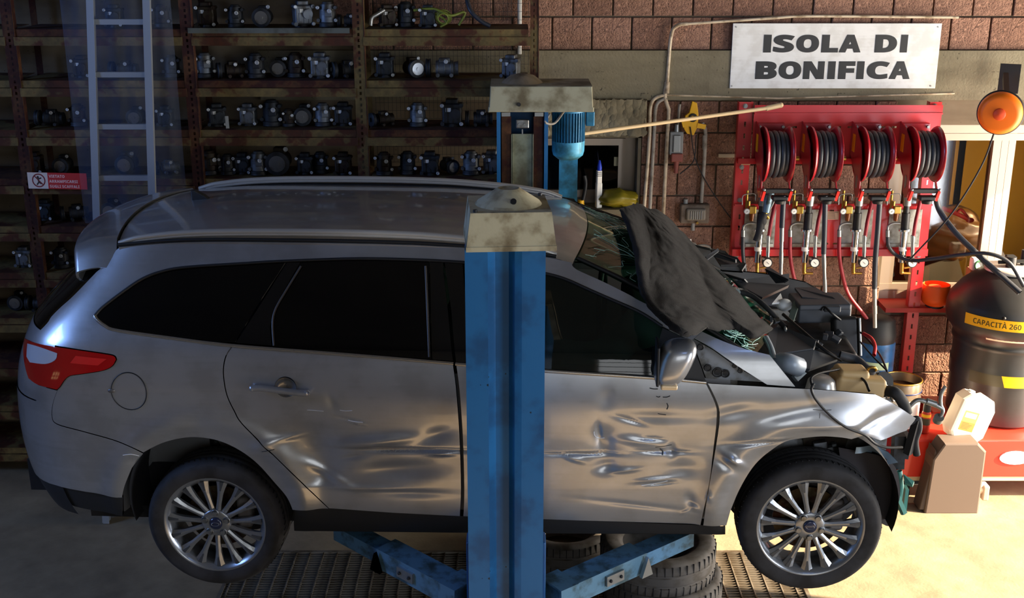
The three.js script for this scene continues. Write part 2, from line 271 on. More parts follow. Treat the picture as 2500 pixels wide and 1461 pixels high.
// ---- small window above the bonnet area
{
  const w = structGroup('window_1', 'small aluminium window in a recess beside the lift motor'), zf = WZ - .16;
  const { x0, x1, y0, y1 } = W1, mx = (x0 + x1) / 2, my = (y0 + y1) / 2;
  part('reveal', [bx(.02, y1 - y0, .2, x1 - .01, my, WZ - .1), bx(.02, y1 - y0, .2, x0 + .01, my, WZ - .1), bx(x1 - x0, .02, .2, mx, y1 - .01, WZ - .1)], mat.plaster, w);
  const a = x0 + .02, b = x1 - .09, c = y0 + .06, e = y1 - .05;
  part('window_frame', [bx(b - a, .045, .05, (a + b) / 2, e - .02, zf + .003), bx(b - a, .045, .05, (a + b) / 2, c + .02, zf + .003), bx(.045, e - c, .05, a + .02, (c + e) / 2, zf), bx(.045, e - c, .05, b - .02, (c + e) / 2, zf), bx(.09, y1 - y0, .04, x1 - .05, my, zf - .02), bx(x1 - x0, .06, .04, mx, y0 + .03, zf - .02)], mat.aluFrame, w);
  part('pane', bx(b - a - .06, e - c - .06, .006, (a + b) / 2, (c + e) / 2, zf), std(0x9fa8a8, .06, 0, { transmission: 1, thickness: 0 }), w);
  { const q0 = WZ - .3, q1 = WZ - 1.3, A = x0 - .25, Bx = x1 + .25, Cy = y0 - .3, D = y1 + .25, L = q0 - q1, zc = (q0 + q1) / 2;   // unseen box room added so the pane looks dark
    struct('wall_beyond', [bx(Bx - A, D - Cy, .04, (A + Bx) / 2, (Cy + D) / 2, q1), bx(.04, D - Cy, L, A, (Cy + D) / 2, zc), bx(.04, D - Cy, L, Bx, (Cy + D) / 2, zc), bx(Bx - A, .04, L, (A + Bx) / 2, Cy, zc), bx(Bx - A, .04, L, (A + Bx) / 2, D, zc)], std(0x8f8f8a, .9), 'unseen grey box room added so the small window looks dark'); }
  part('paper_note', bx(.045, .06, .003, onZ(1507, 394, zf).x, onZ(1507, 394, zf).y, zf + .006), std(0x8f8a70, .9), w);
  part('window_sill', bx(x1 - x0, .03, .26, mx, y0 - .004, WZ - .08), mat.concrete, w, 'rough concrete ledge');
}
// ---- large window on the right, with the space behind it
{
  const w = structGroup('window_2', 'large aluminium window behind the hose reels, ochre room beyond'), zf = WZ - .1, { x0, x1, y0, y1 } = W2;
  const V = (x, wd) => bx(wd, y1 - y0, .07, x, (y0 + y1) / 2, zf), Hh = (y, h, a = x0, b = x1) => bx(b - a, h, .07, (a + b) / 2, y, zf + .004);
  part('window_frame', [Hh(y1 - .03, .06), Hh(y1 - .085, .045), Hh(y0 + .03, .06), V(x0 + .03, .06), V(x0 + .08, .04), V(3.165, .05), V(3.215, .045), V(3.262, .045), V(x1 - .03, .06), Hh(y0 + .085, .045)], mat.aluFrame, w);
  const glass = std(0xd8d4cc, .05, 0, { transmission: 1, thickness: 0 });
  part('pane', bx(3.14 - x0 - .1, y1 - y0 - .2, .006, (x0 + .1 + 3.14) / 2, (y0 + y1) / 2, zf), glass, w);
  part('pane', bx(x1 - 3.35, y1 - y0 - .2, .006, (3.29 + x1 - .06) / 2, (y0 + y1) / 2, zf), glass, w);
  const by = y0 - .3, bt = y1 + .3, bz = WZ - 1.3;
  struct('wall_beyond', [bx(.05, bt - by, 1.02, x0 - .05, (by + bt) / 2, WZ - .8), bx(x1 - x0 + .2, .05, 1.0, (x0 + x1) / 2, bt, WZ - .8), bx(x1 - x0 + .2, .05, 1.0, (x0 + x1) / 2, by, WZ - .8), bx(.05, bt - by, 1.02, x1 + .05, (by + bt) / 2, WZ - .8), bx(3.25 - x0 + .12, bt - by, .05, (x0 - .12 + 3.25) / 2, (by + bt) / 2, bz), bx(.05, bt - by, .45, 3.25, (by + bt) / 2, bz + .2)], std(0x94705a, .8), 'brown panelled space behind the large window');
  struct('wall_beyond', bx(1.3, bt - by, .05, 3.85, (by + bt) / 2, bz + .4), std(0xd9a21a, .7), 'ochre yellow panel behind the large window');
  part('window_sill', bx(x1 - x0, .03, .28, (x0 + x1) / 2, y0 - .01, WZ + .02), std(0xb5372c, .6), w, 'red painted ledge');
  // grey board leaning inside the window
}
// ================================================================ TWO-POST LIFT
{ // near column, seen from its back
  const t = thing('lift_column', 'blue two-post lift column in front of the car doors, ribbed back', 'car lift', [-.025, 0, -4.17]);
  const w = .147, prof = [[-w, 0], [-.065, 0], [-.038, -.035], [.014, -.035], [.036, -.006], [.062, 0], [w, 0], [w, -.012], [w - .01, -.3], [w - .06, -.3], [w - .06, -.29], [w - .02, -.29], [w - .02, -.05], [-w + .02, -.05], [-w + .02, -.29], [-w + .06, -.29], [-w + .06, -.3], [-w, -.3]];
  const g = ext(prof.map(([x, z]) => [x, -z]), 2.63 - FY, { bevel: .0015 }); g.rotateX(-PI / 2); g.translate(0, FY, 0);
  g.scale(1, 1, 1); part('column', place(g, 0, 0, 0), mat.blue, t, 'blue painted folded steel');
  part('base_plate', rb(.62, .02, .5, .004, 0, FY + .01, -.15), mat.blueDark, t);
  // cap
  const cap = new THREE.Group(), y0 = 2.615; 
  const fr = (a, b, h, y, m = 0) => { const P = [[-a, y, a], [a, y, a], [a, y, -a], [-a, y, -a], [-b, y + h, b], [b, y + h, b], [b, y + h, -b], [-b, y + h, -b]]; const q = [[0, 1, 5, 4], [1, 2, 6, 5], [2, 3, 7, 6], [3, 0, 4, 7], [4, 5, 6, 7]]; const p = []; for (const [i, j, k, l] of q) p.push(...P[i], ...P[j], ...P[k], ...P[i], ...P[k], ...P[l]); const g = new THREE.BufferGeometry(); g.setAttribute('position', new THREE.Float32BufferAttribute(p, 3)); g.computeVertexNormals(); return g; };
  const body = part('column_cap', [fr(.166, .166, .018, y0), fr(.164, .148, .125, y0 + .016), bx(.32, .004, .32, 0, y0 + .003, 0)].map(g => place(g, .012, 0, -.145, 0, 0, 0)), mat.cap, t, 'dusty beige plastic cap');
  body.geometry.translate(-.012, 0, .145); body.rotation.y = .07; body.position.set(.012, 0, -.145);
  part('cap_dome', lat([[.128, 0], [.118, .012], [.06, .05], [.042, .062], [.036, .062], [.03, .058], [0, .058]], 36, 0, y0 + .138, -.005), mat.cap, body);
  part('screw_hole', cy(.011, .011, .02, .012, y0 + .166, .088, .95), mat.black, body);
  part('rim_bolt', [cy(.008, .008, .01, -.13, y0 + .145, .13), cy(.008, .008, .01, .13, y0 + .145, -.13)], mat.trim, body);
  // carriage and swing arms
  part('carriage', [rb(.34, .5, .1, .01, 0, 1.0, -.34), rb(.28, .05, .2, .01, 0, .9, -.42), rb(.28, .03, .2, .01, 0, 1.02, -.42)], mat.blueDark, t);
  function arm(ax, az, tx, tz) {
    const lx = v => v + .025, lz = v => v + 4.17, A = new V3(lx(ax), .955, lz(az)), B = new V3(lx(tx), .985, lz(tz)), dir = B.clone().sub(A).normalize(), mid = A.clone().lerp(B, .62);
    const a = part('arm', [beam(A, mid, .12, .1), beam(A, A.clone().lerp(B, .12), .15, .12)], std(0x5d86a0, .5, .2, { map: rep(T.grime, 3) }), t, 'worn blue-grey telescopic arm');
    part('inner_arm', beam(A.clone().lerp(B, .5), B, .095, .075), std(0x4f7fa6, .45, .25, { map: rep(T.grime, 4) }), a);
    part('pad', [cy(.055, .06, .05, B.x, B.y + .115, B.z), cy(.03, .03, .13, B.x, B.y + .04, B.z)], mat.rubber, a);
    const n = new V3(-dir.z, 0, dir.x).normalize(); if (n.z < 0) n.negate();
    const c = A.clone().lerp(B, .38).addScaledVector(n, .066);
    part('stop_plate', beam(c.clone().addScaledVector(dir, -.05), c.clone().addScaledVector(dir, .05), .014, .05), mat.zinc, a);
    part('bolt', [-1, 1].map(s => { const p = c.clone().addScaledVector(dir, .03 * s).addScaledVector(n, .01); return sph(.008, p.x, p.y, p.z); }), mat.trim, a);
    const e = A.clone().lerp(B, .6).addScaledVector(n, .07), g = ext([[-.035, -.05], [.03, -.05], [0, .045]], .02); g.applyMatrix4(new THREE.Matrix4().makeBasis(dir, new V3(0, 1, 0), n)); part('gusset', place(g, e.x, e.y, e.z), mat.zinc, a);
    return a;
  }
  arm(.17, -4.52, .83, -5.0); arm(-.2, -4.52, -.82, -5.06);
}
{ // far column with the motor
  const t = thing('lift_column', 'far two-post lift column with blue electric motor under a long grey cap', 'car lift', [.06, 0, -6.76]);
  const w = .148; const ch = ext([[-w, 0], [-w + .022, 0], [-w + .022, -.26], [w - .022, -.26], [w - .022, 0], [w, 0], [w, -.3], [-w, -.3]].map(([x, z]) => [x, -z]), 2.74 - FY); ch.rotateX(-PI / 2); ch.translate(0, FY, 0);
  part('column', ch, mat.blue, t, 'blue painted channel');
  part('slide_rail', bx(.055, 2.4, .03, -.092, 1.5, -.03), mat.rackRust, t, 'dark greasy slide rail');
  part('slide_rail', bx(.055, 2.4, .03, .092, 1.5, -.03), mat.rackRust, t, 'dark greasy slide rail');
  part('screw_cover', [bx(.115, 2.3, .02, 0, 1.45, -.025), bx(.004, 2.3, .03, -.062, 1.45, -.02), bx(.004, 2.3, .03, .062, 1.45, -.02)], std(0x7e8672, .7, .1, { map: rep(T.grime, 1.5) }), t, 'grey-green cover strip');
  part('top_bracket', [rb(.075, .05, .02, .006, 0, 2.66, -.008), cy(.012, .012, .02, -.016, 2.655, .002, PI / 2), cy(.012, .012, .02, .016, 2.655, .002, PI / 2), bx(.008, .03, .01, 0, 2.615, -.005)], mat.steel, t);
  part('mounting_lug', [bx(.05, .022, .02, -.095, 2.715, -.01), bx(.05, .022, .02, .095, 2.715, -.01)], mat.zinc, t);
  part('base_plate', rb(.62, .02, .5, .004, 0, FY + .01, -.15), mat.blueDark, t);
  const g = ext([[-.19, 0], [.402, 0], [.402, .018], [.398, .018], [.39, .135], [-.178, .135], [-.185, .018], [-.19, .018]], .36, { bevel: .006 });
  const cap = part('column_cap', place(g, 0, 2.737, -.34), mat.capGrey, t, 'dented grey-green sheet cap');
  part('cap_dome', lat([[.13, 0], [.11, .02], [.07, .05], [.03, .06], [0, .06]], 28, .0, 2.868, -.16), std(0x8a7a62, .85, 0, { map: rep(T.grime, 2) }), cap);
  part('screw_hole', cy(.011, .011, .012, -.02, 2.775, .02, PI / 2), mat.black, cap);
  // motor
  const mx = .27, mz = -.12, fins = []; for (let k = 0; k < 34; k++) { const a = k * 2 * PI / 34; fins.push(bx(.018, .17, .004, mx + .088 * Math.cos(a), 2.63, mz + .088 * Math.sin(a), 0, -a, 0)); }
  const m = part('motor', [cy(.082, .082, .19, mx, 2.64, mz), cy(.095, .095, .02, mx, 2.725, mz), ...fins], mat.motorBlue, t, 'blue finned electric motor');
  part('fan_cowl', lat([[0, -.11], [.06, -.108], [.088, -.085], [.095, -.06], [.097, 0], [.09, 0]], 36, mx, 2.545, mz), std(0x4aa3c8, .5, .1, { map: rep(T.grime, 2) }), m, 'pale blue fan cowl');
  part('terminal_box', rb(.05, .085, .06, .006, mx + .125, 2.675, mz), mat.motorBlue, m);
  part('cable', tube([[mx - .03, 2.73, mz + .09], [mx - .09, 2.66, mz + .1], [mx - .14, 2.67, .0], [.16, 2.71, -.05]], .007, 20), mat.conduitGrey, m);
  part('side_plate', bx(.11, .95, .02, mx + .005, 2.05, mz - .05), mat.motorBlue, t, 'flat blue steel plate below the motor');
  part('carriage', [rb(.34, .5, .12, .01, 0, 1.0, .06)], mat.blueDark, t);
  for (const [tx, tz] of [[.75, .62], [-.75, .62]]) { const a = part('arm', beam([tx * .25, .955, .12], [tx, .985, tz], .11, .09), mat.blueDark, t); part('pad', [cy(.055, .06, .05, tx, 1.1, tz), cy(.03, .03, .1, tx, 1.03, tz)], mat.rubber, a); }
}
// ================================================================ STEEL RACK WITH SALVAGED COMPRESSORS
const RZ = -7.1, RB = -7.5, UX = [-3.99, -2.965, -1.918, -.905, .133];
const LV = [3.465, 3.165, 2.865, 2.569, 2.27, 1.97, 1.67, 1.37, 1.07, .77, .47];
{
  const t = thing('storage_rack', 'rusty perforated steel rack loaded with old compressors behind the car', 'shelving rack', [0, 0, 0]);
  UX.forEach((x, i) => {
    const w = i === 4 ? .046 : .068, hs = []; for (let y = .34; y < 3.95; y += .0345) hs.push(rect(0, y, .013, .018));
    const g = ext(rect(0, 2 + FY / 2, w, 4 - FY), .003, { holes: hs }); const m = i > 2 ? mat.rack : mat.rackRust;
    const u = part('upright', [place(g, x, 0, RZ), bx(.003, 4 - FY, .04, x + w / 2, 2 + FY / 2, RZ - .02), bx(.04, 4 - FY, .003, x, 2 + FY / 2, RB), bx(.02, 3.7, .002, x - .01, 2.14, RZ - .03)], m, t, 'perforated angle upright');
    part('edge_bead', bar([x + w / 2, FY, RZ + .003], [x + w / 2, 4, RZ + .003], .004, 6), mat.rackRust, u);
  });
  for (let b = 0; b < 4; b++) for (const [k, y] of LV.entries()) {
    const a = UX[b] + .036, c = UX[b + 1] - .036, L = c - a, mx = (a + c) / 2, m = (b * 5 + k * 3) % 4 === 0 ? mat.rackRust : mat.rack;
    part('shelf', [bx(L, .003, RZ - RB, mx, y - .002, (RZ + RB) / 2), bx(L, .042, .003, mx, y - .021, RZ - .004)], m, t, 'folded steel shelf');
    part('beam', [bx(L + .02, .05, .03, mx, y - .07, RZ - .008), bx(L, .05, .03, mx, y - .07, RB)], mat.rack, t, 'front beam');
  }
  const s = part('edge_strip', bx(.95, .03, .01, -1.43, 3.158, RZ + .012), mat.rackGrey, t, 'grey steel strip'); 
  const wires = []; for (const [y0, y1] of [[3.19, 3.4], [2.87, 3.04], [2.58, 2.74], [2.3, 2.44]]) { for (let x = -.86; x < .11; x += .026) wires.push(bx(.002, y1 - y0, .002, x, (y0 + y1) / 2, RB + .02)); for (let y = y0; y <= y1; y += .05) wires.push(bx(.97, .002, .002, -.38, y, RB + .021)); }
  part('wire_mesh', wires, mat.trim, t).userData.kind = 'stuff';
}
{ // compressors: a few builds, then copies
  const dirs = { A: 'upright', B: 'pulley-first', C: 'lying', D: 'block-shaped' };
  function make(kind, m, tone) {
    const o = new THREE.Group(); o.userData = { category: 'compressor' };
    const ring = (x, y, z, r = .011) => part('port', [tor(r, .0035, x, y, z), cy(r * .6, r * .6, .004, x, y, z - .002, PI / 2)], mat.ring, o, 'bright port ring');
    if (kind === 'A') {
      part('body', [cy(.052, .055, .085, 0, .075, 0), cy(.045, .05, .03, 0, .13, 0), cy(.03, .04, .02, 0, .15, 0), rb(.05, .05, .03, .006, .012, .09, .045)], m, o);
      part('pulley', [lat([[.03, 0], [.06, 0], [.06, .006], [.054, .012], [.06, .018], [.054, .024], [.06, .03], [.03, .032]], 26)], mat.castB, o);
      for (const [s, y] of [[-1, .045], [1, .045], [-1, .125], [1, .125]]) part('lug', cy(.011, .011, .05, s * .056, y, .02, PI / 2), m, o);
      ring(-.058, .125, .047, .008); ring(.058, .045, .047, .008); ring(.02, .105, .062);
    } else if (kind === 'B') {
      part('body', [cy(.05, .05, .12, 0, .062, -.05, PI / 2), rb(.06, .04, .06, .006, 0, .115, -.06)], m, o);
      part('pulley', [lat([[.02, 0], [.06, 0], [.062, .005], [.056, .01], [.062, .015], [.056, .02], [.062, .026], [.02, .026]], 30, 0, .064, .012, PI / 2)], mat.castB, o);
      part('clutch_plate', [cy(.042, .042, .006, 0, .064, .042, PI / 2), cy(.012, .012, .012, 0, .064, .045, PI / 2)], mat.steel, o);
      ring(.035, .128, -.025, .009);
    } else if (kind === 'C') {
      part('body', [cy(.05, .05, .11, .02, .053, 0, 0, 0, PI / 2), cy(.042, .046, .03, .09, .053, 0, 0, 0, PI / 2), rb(.07, .03, .05, .006, .02, .105, 0), ...[-.02, .02, .06].map(x => tor(.049, .0035, x, .0535, 0, 0, PI / 2))], m, o);
      part('pulley', [lat([[.02, 0], [.057, 0], [.057, .008], [.051, .014], [.057, .02], [.057, .03], [.02, .03]], 26, -.068, .057, 0, 0, 0, PI / 2)], mat.castB, o);
      ring(.03, .1, .045, .01); for (const x of [-.02, .065]) part('lug', cy(.012, .012, .1, x, .02, .04, PI / 2), m, o);
    } else {
      part('body', [rb(.11, .12, .1, .012, 0, .075, 0), rb(.07, .03, .07, .008, 0, .145, 0), cy(.03, .03, .03, .02, .08, .055, PI / 2)], m, o);
      for (const [x, y] of [[-.055, .02], [.055, .02], [-.055, .125], [.055, .125]]) part('lug', cy(.012, .012, .08, x, y, .02, PI / 2), m, o);
      for (const x of [-.03, 0, .03]) part('rib', bx(.006, .09, .006, x, .07, .052), m, o);
      ring(-.055, .125, .062, .008); ring(.055, .02, .062, .008); part('pulley', cy(.05, .05, .02, 0, .01, -.005), mat.castB, o);
      part('rating_plate', bx(.03, .022, .002, -.02, .1, .0515), mat.white, o);
    }
    o.userData.kindWords = tone + ' ' + dirs[kind] + ' car compressor'; return o;
  }
  const protos = {}, tones = { a: [mat.castA, 'light grey'], b: [mat.castB, 'dark grey'], c: [mat.castC, 'blue-grey'], d: [mat.castD, 'rusty'] };
  const shelfWord = { 1: 'on the highest visible rack shelf', 2: 'on the shelf level with the lift cap', 3: 'on the second shelf above the car roof', 4: 'on the shelf just above the car roof', 5: 'on the shelf behind the tailgate spoiler', 6: 'on the low shelf behind the tailgate', 7: 'on the low shelf behind the tail lamp' };
  function put(px, lvl, code, s = 1, turn = 0, dz = 0, roll = 0) {
    const key = code; protos[key] ||= make(code[0], tones[code[1]][0], tones[code[1]][1]);
    const y = LV[lvl] + .001, z = RZ - .15 + dz, q = onZ(px, 200, z), dref = -z * cP - (y + .07 - EYE.y) * sP, x = (px - 1250) / FOCAL * dref;
    const r = protos[key].clone(); const words = protos[key].userData.kindWords; r.name = numbered('car_compressor'); r.position.set(x, y, z); r.rotation.y = turn; if (roll) { r.rotation.z = roll; r.position.y += .035 * Math.abs(Math.sin(roll)); } r.scale.setScalar(s * .92);
    r.userData = { label: words + ' ' + shelfWord[lvl] + (lvl > 4 ? '' : px < 450 ? ', bay behind ladder' : px < 880 ? ', bay beside ladder' : ', bay behind lift'), category: 'compressor', group: 'salvaged car compressors on the rack' }; scene.add(r);
  }
  const L = [[1, 'Dd', 505, 1], [1, 'Ab', 575, .9], [1, 'Bb', 640, 1], [1, 'Da', 738, 1.05, .4], [1, 'Aa', 800, 1], [1, 'Cb', 850, .7], [1, 'Dd', 945, .9, .3], [1, 'Ab', 990, 1], [1, 'Dc', 1045, .9],
    [2, 'Aa', 500, 1, .3], [2, 'Cd', 562, .9, .4], [2, 'Ab', 625, 1], [2, 'Bc', 680, .9], [2, 'Ad', 722, 1], [2, 'Da', 782, 1.05], [2, 'Cb', 842, .95, .5], [2, 'Dc', 940, 1], [2, 'Bd', 1014, .95, .5], [2, 'Ca', 1078, 1.05], [2, 'Da', 1248, .95, -.3],
    [3, 'Dc', 530, .95, .2], [3, 'Da', 606, .92], [3, 'Ac', 664, 1.08], [3, 'Ad', 704, .72, .4], [3, 'Bc', 740, 1], [3, 'Aa', 788, .95, .2], [3, 'Db', 838, .98], [3, 'Cd', 930, .8, .6], [3, 'Aa', 1020, .98], [3, 'Db', 1104, 1.15], [3, 'Cb', 1168, .9],
    [4, 'Ad', 511, 1.0, .5], [4, 'Ab', 556, .85], [4, 'Dc', 592, .9], [4, 'Aa', 632, 1], [4, 'Bd', 680, 1.3], [4, 'Db', 745, .9], [4, 'Ac', 782, .9], [4, 'Dd', 838, .95], [4, 'Ad', 938, .95], [4, 'Ab', 995, .95], [4, 'Dc', 1050, 1], [4, 'Ba', 1101, .8, .6], [4, 'Aa', 1150, 1], [4, 'Da', 1200, 1],
    [2, 'Ab', 420, .9], [2, 'Cb', 300, .9], [2, 'Dd', 200, .9], [3, 'Dc', 405, .85], [3, 'Bb', 330, .9], [3, 'Ad', 190, .9], [3, 'Cb', 120, .9], [4, 'Ba', 307, 1.05], [4, 'Ca', 405, .8, .5], [4, 'Bb', 150, .9], [4, 'Dd', 85, .9], [1, 'Ad', 395, .9], [1, 'Db', 280, .9],
    [5, 'Bd', 270, 1], [5, 'Cb', 180, .9, .4], [5, 'Dc', 110, .9], [6, 'Ab', 150, .9], [6, 'Da', 60, .9], [7, 'Cb', 95, .9], [7, 'Bb', 40, .9]];
  for (const [lvl, code, px, s, turn] of L) put(px, lvl, code, s, turn || 0, rr(-.03, .03));
  // odd loose pieces on the top shelves
  const P = (px, py, z) => onZ(px, py, z);
  solo('bent_pipe', 'short bright elbow pipe lying at the front of the highest rack shelf', 'pipe', tube([P(905, 62, RZ - .05), P(908, 44, RZ - .05), P(922, 34, RZ - .06), P(938, 24, RZ - .08)], .012, 24), mat.zinc);
  solo('cable_loom', 'tangled yellow-green wire loom on the highest rack shelf', 'cable', [tube([P(1010, 25, RZ - .1), P(1060, 22, RZ - .08), P(1100, 38, RZ - .06), P(1135, 30, RZ - .1), P(1120, 62, RZ - .1)], .008, 30), tube([P(1060, 30, RZ - .1), P(1090, 55, RZ - .07), P(1075, 66, RZ - .06)], .007, 20), ...[0, 1, 2].map(k => tor(.03 + .008 * k, .004, P(1082, 58, RZ - .06).x, P(1082, 58, RZ - .06).y + .03 + .002 * k, RZ - .06 - .02 * k, .3))], std(0x6f7a2a, .5));
  solo('rubber_hose', 'grey rubber hose sagging over the end of the highest rack shelf', 'hose', tube([P(1140, 0, RZ - .1), P(1150, 28, RZ - .06), P(1175, 52, RZ - .05), P(1197, 64, RZ - .05)], .013, 24), mat.hose);
  solo('gauge_strip', 'small grey bracket leaning between compressors on the second rack shelf above the roof', 'bracket', beam(P(556, 314, RZ - .05), P(553, 284, RZ - .07), .02, .01), mat.zinc);
}
// prohibition sign on the rack
{
  const A = onZ(65, 421, RZ + .03), B = onZ(209, 424, RZ + .03), Cc = onZ(70, 450, RZ + .03), w = B.x - A.x, h = .1;
  const t = thing('warning_sign', 'small red and white no-climbing sign on the rack beam beside the ladder', 'sign', [A.x, A.y - h, RZ + .03]);
  t.rotation.z = -.02;
  const c = canvasTex(600, 160, (g, W, H) => { g.fillStyle = '#c22a2a'; g.fillRect(0, 0, W, H); g.fillStyle = '#d8cfc8'; g.fillRect(0, 0, 205, H); g.strokeStyle = '#7a2020'; g.lineWidth = 12; g.beginPath(); g.arc(112, 78, 62, 0, 7); g.stroke(); g.fillStyle = '#2a2424'; g.beginPath(); g.arc(105, 46, 12, 0, 7); g.fill(); g.lineWidth = 14; g.strokeStyle = '#2a2424'; g.beginPath(); g.moveTo(105, 60); g.lineTo(112, 95); g.lineTo(90, 122); g.moveTo(112, 95); g.lineTo(138, 112); g.moveTo(105, 66); g.lineTo(140, 52); g.stroke(); g.lineWidth = 11; g.strokeStyle = '#7a2020'; g.beginPath(); g.moveTo(70, 34); g.lineTo(155, 122); g.stroke(); g.fillStyle = '#e6cfc8'; g.font = 'bold 40px sans-serif'; g.fillText('VIETATO', 218, 48); g.fillText('ARRAMPICARSI', 218, 98, 370); g.fillText('SUGLI SCAFFALI', 218, 148, 370); });
  part('plate', bx(w, h, .004, w / 2, h / 2, -.003), mat.red, t);
  const pl = new THREE.PlaneGeometry(w, h); pl.translate(w / 2, h / 2, 0); part('print', pl, std(0xffffff, .6, 0, { map: c }), t, null, true);
}
// ladder leaning on the rack
{
  const t = thing('ladder', 'aluminium ladder leaning against the rack behind the tailgate', 'ladder', [0, 0, 0]);
  const zAt = y => -6.9 + (3.34 - y) * .15, q = (px, py) => { let z = -6.9; for (let k = 0; k < 8; k++) z = zAt(onZ(px, py, z).y); return onZ(px, py, z); };
  const run = (a, b) => { const d = b.clone().sub(a).divideScalar(b.y - a.y); const at = y => a.clone().addScaledVector(d, y - a.y); return [at(FY + .005), at(4.6)]; };
  const l = run(q(221, 0), q(237, 520)), r = run(q(358, 0), q(372, 480));
  for (const [a, b] of [l, r]) part('rail', [beam(a, b, .03, .065, new V3(0, 0, 1)), beam(a.clone().add(new V3(.008, 0, .03)), b.clone().add(new V3(.008, 0, .03)), .036, .006, new V3(0, 0, 1))], mat.alu, t);
  const y0 = q(290, 182).y; for (let k = -9; k < 5; k++) { const y = y0 + k * .292; if (y < .4 || y > 4.5) continue; const f = (y - FY - .005) / (4.595 - FY); const a = l[0].clone().lerp(l[1], f), b = r[0].clone().lerp(r[1], f); part('rung', beam(a, b, .03, .03, new V3(0, 0, 1)), mat.alu, t); }
}
// clear sheet hung behind the ladder
{
  const a = onZ(144, 0, -7.045), b = onZ(412, 0, -7.045);
  const f = (u, v) => [a.x + (b.x - a.x) * u, 3.9 - 1.9 * v, -7.062 + .01 * Math.sin(u * 17) + .006 * Math.sin(u * 41 + v * 3)];
  solo('plastic_sheet', 'dusty clear plastic sheet hanging over the rack behind the ladder', 'plastic sheet', shell(grid(f, 60, 10), .002), std(0x8da0c4, .35, 0, { transparent: true, opacity: .06 }));
}
// ================================================================ THE CAR
const car = thing('estate_car', 'crash-damaged silver estate car raised on the lift, bonnet and bumper missing', 'car', [.035, .966, -5.56]);
car.rotation.set(0, -.06, .0043); car.updateMatrixWorld(true);
const carInv = car.matrixWorld.clone().invert();
const cO = EYE.clone().applyMatrix4(carInv);
const cRay = (px, py) => ray(px, py).transformDirection(carInv);
const carZ = (px, py, z) => { const d = cRay(px, py); return cO.clone().addScaledVector(d, (z - cO.z) / d.z); };
const carY = (px, py, y) => { const d = cRay(px, py); return cO.clone().addScaledVector(d, (y - cO.y) / d.y); };
function lerpTab(tab, x) {   // smooth table lookup
  const n = tab.length; if (x <= tab[0][0]) return tab[0][1]; if (x >= tab[n - 1][0]) return tab[n - 1][1];
  let i = 0; while (x > tab[i + 1][0]) i++;
  const sl = k => k <= 0 ? (tab[1][1] - tab[0][1]) / (tab[1][0] - tab[0][0]) : k >= n - 1 ? (tab[n - 1][1] - tab[n - 2][1]) / (tab[n - 1][0] - tab[n - 2][0]) : (tab[k + 1][1] - tab[k - 1][1]) / (tab[k + 1][0] - tab[k - 1][0]);
  const [x0, a] = tab[i], [x1, b] = tab[i + 1], h = x1 - x0, t = (x - x0) / h, m0 = sl(i) * h, m1 = sl(i + 1) * h, t2 = t * t, t3 = t2 * t;
  return (2 * t3 - 3 * t2 + 1) * a + (t3 - 2 * t2 + t) * m0 + (-2 * t3 + 3 * t2) * b + (t3 - t2) * m1;
}
const SEC = [[.1, .77], [.2, .832], [.3, .864], [.42, .878], [.55, .884], [.68, .884], [.78, .892], [.86, .893], [.95, .880], [1.02, .862], [1.07, .84], [1.2, .757], [1.3, .688], [1.38, .632], [1.45, .583], [1.52, .53]];
const REAR = [[.1, -2.28], [.35, -2.38], [.55, -2.41], [.75, -2.40], [.92, -2.36], [1.1, -2.27], [1.31, -2.05], [1.45, -1.93], [1.6, -1.85]];
const X0 = -1.35;
const secW = h => lerpTab(SEC, h);
const bump = (x, h) => { let s = 0; for (const [cx, chh] of [[-1.34, .30], [1.324, .34]]) { const r = Math.hypot(x - cx, h - chh); if (h > chh - .25) s += .02 * Math.exp(-(((r - .43) / .055) ** 2)) * sst(chh - .25, chh, h); } return s; };
function zSide(x, h) {
  let f = 1; if (x < X0) { const t = (x - X0) / (lerpTab(REAR, h) - X0); f = t >= 1 ? 0 : Math.sqrt(1 - t ** 6); }
  if (x > 1.15) f *= 1 - .17 * ((x - 1.15) / .65) ** 2;
  return (secW(h) + bump(x, h)) * f;
}
function hit(px, py) {   // pixel -> point of the near body side
  const d = cRay(px, py); let t0 = (1.05 - cO.z) / d.z, t = t0; const g = s => { const p = cO.clone().addScaledVector(d, s); return p.z - zSide(p.x, p.y); };
  for (let k = 0; k < 400; k++) { t += .005; if (g(t) < 0) { let a = t - .005, b = t; for (let q = 0; q < 20; q++) { const m = (a + b) / 2; g(m) < 0 ? b = m : a = m; } const p = cO.clone().addScaledVector(d, (a + b) / 2); return [p.x, p.y]; } }
  const p = carZ(px, py, .35); return [p.x, p.y];
}
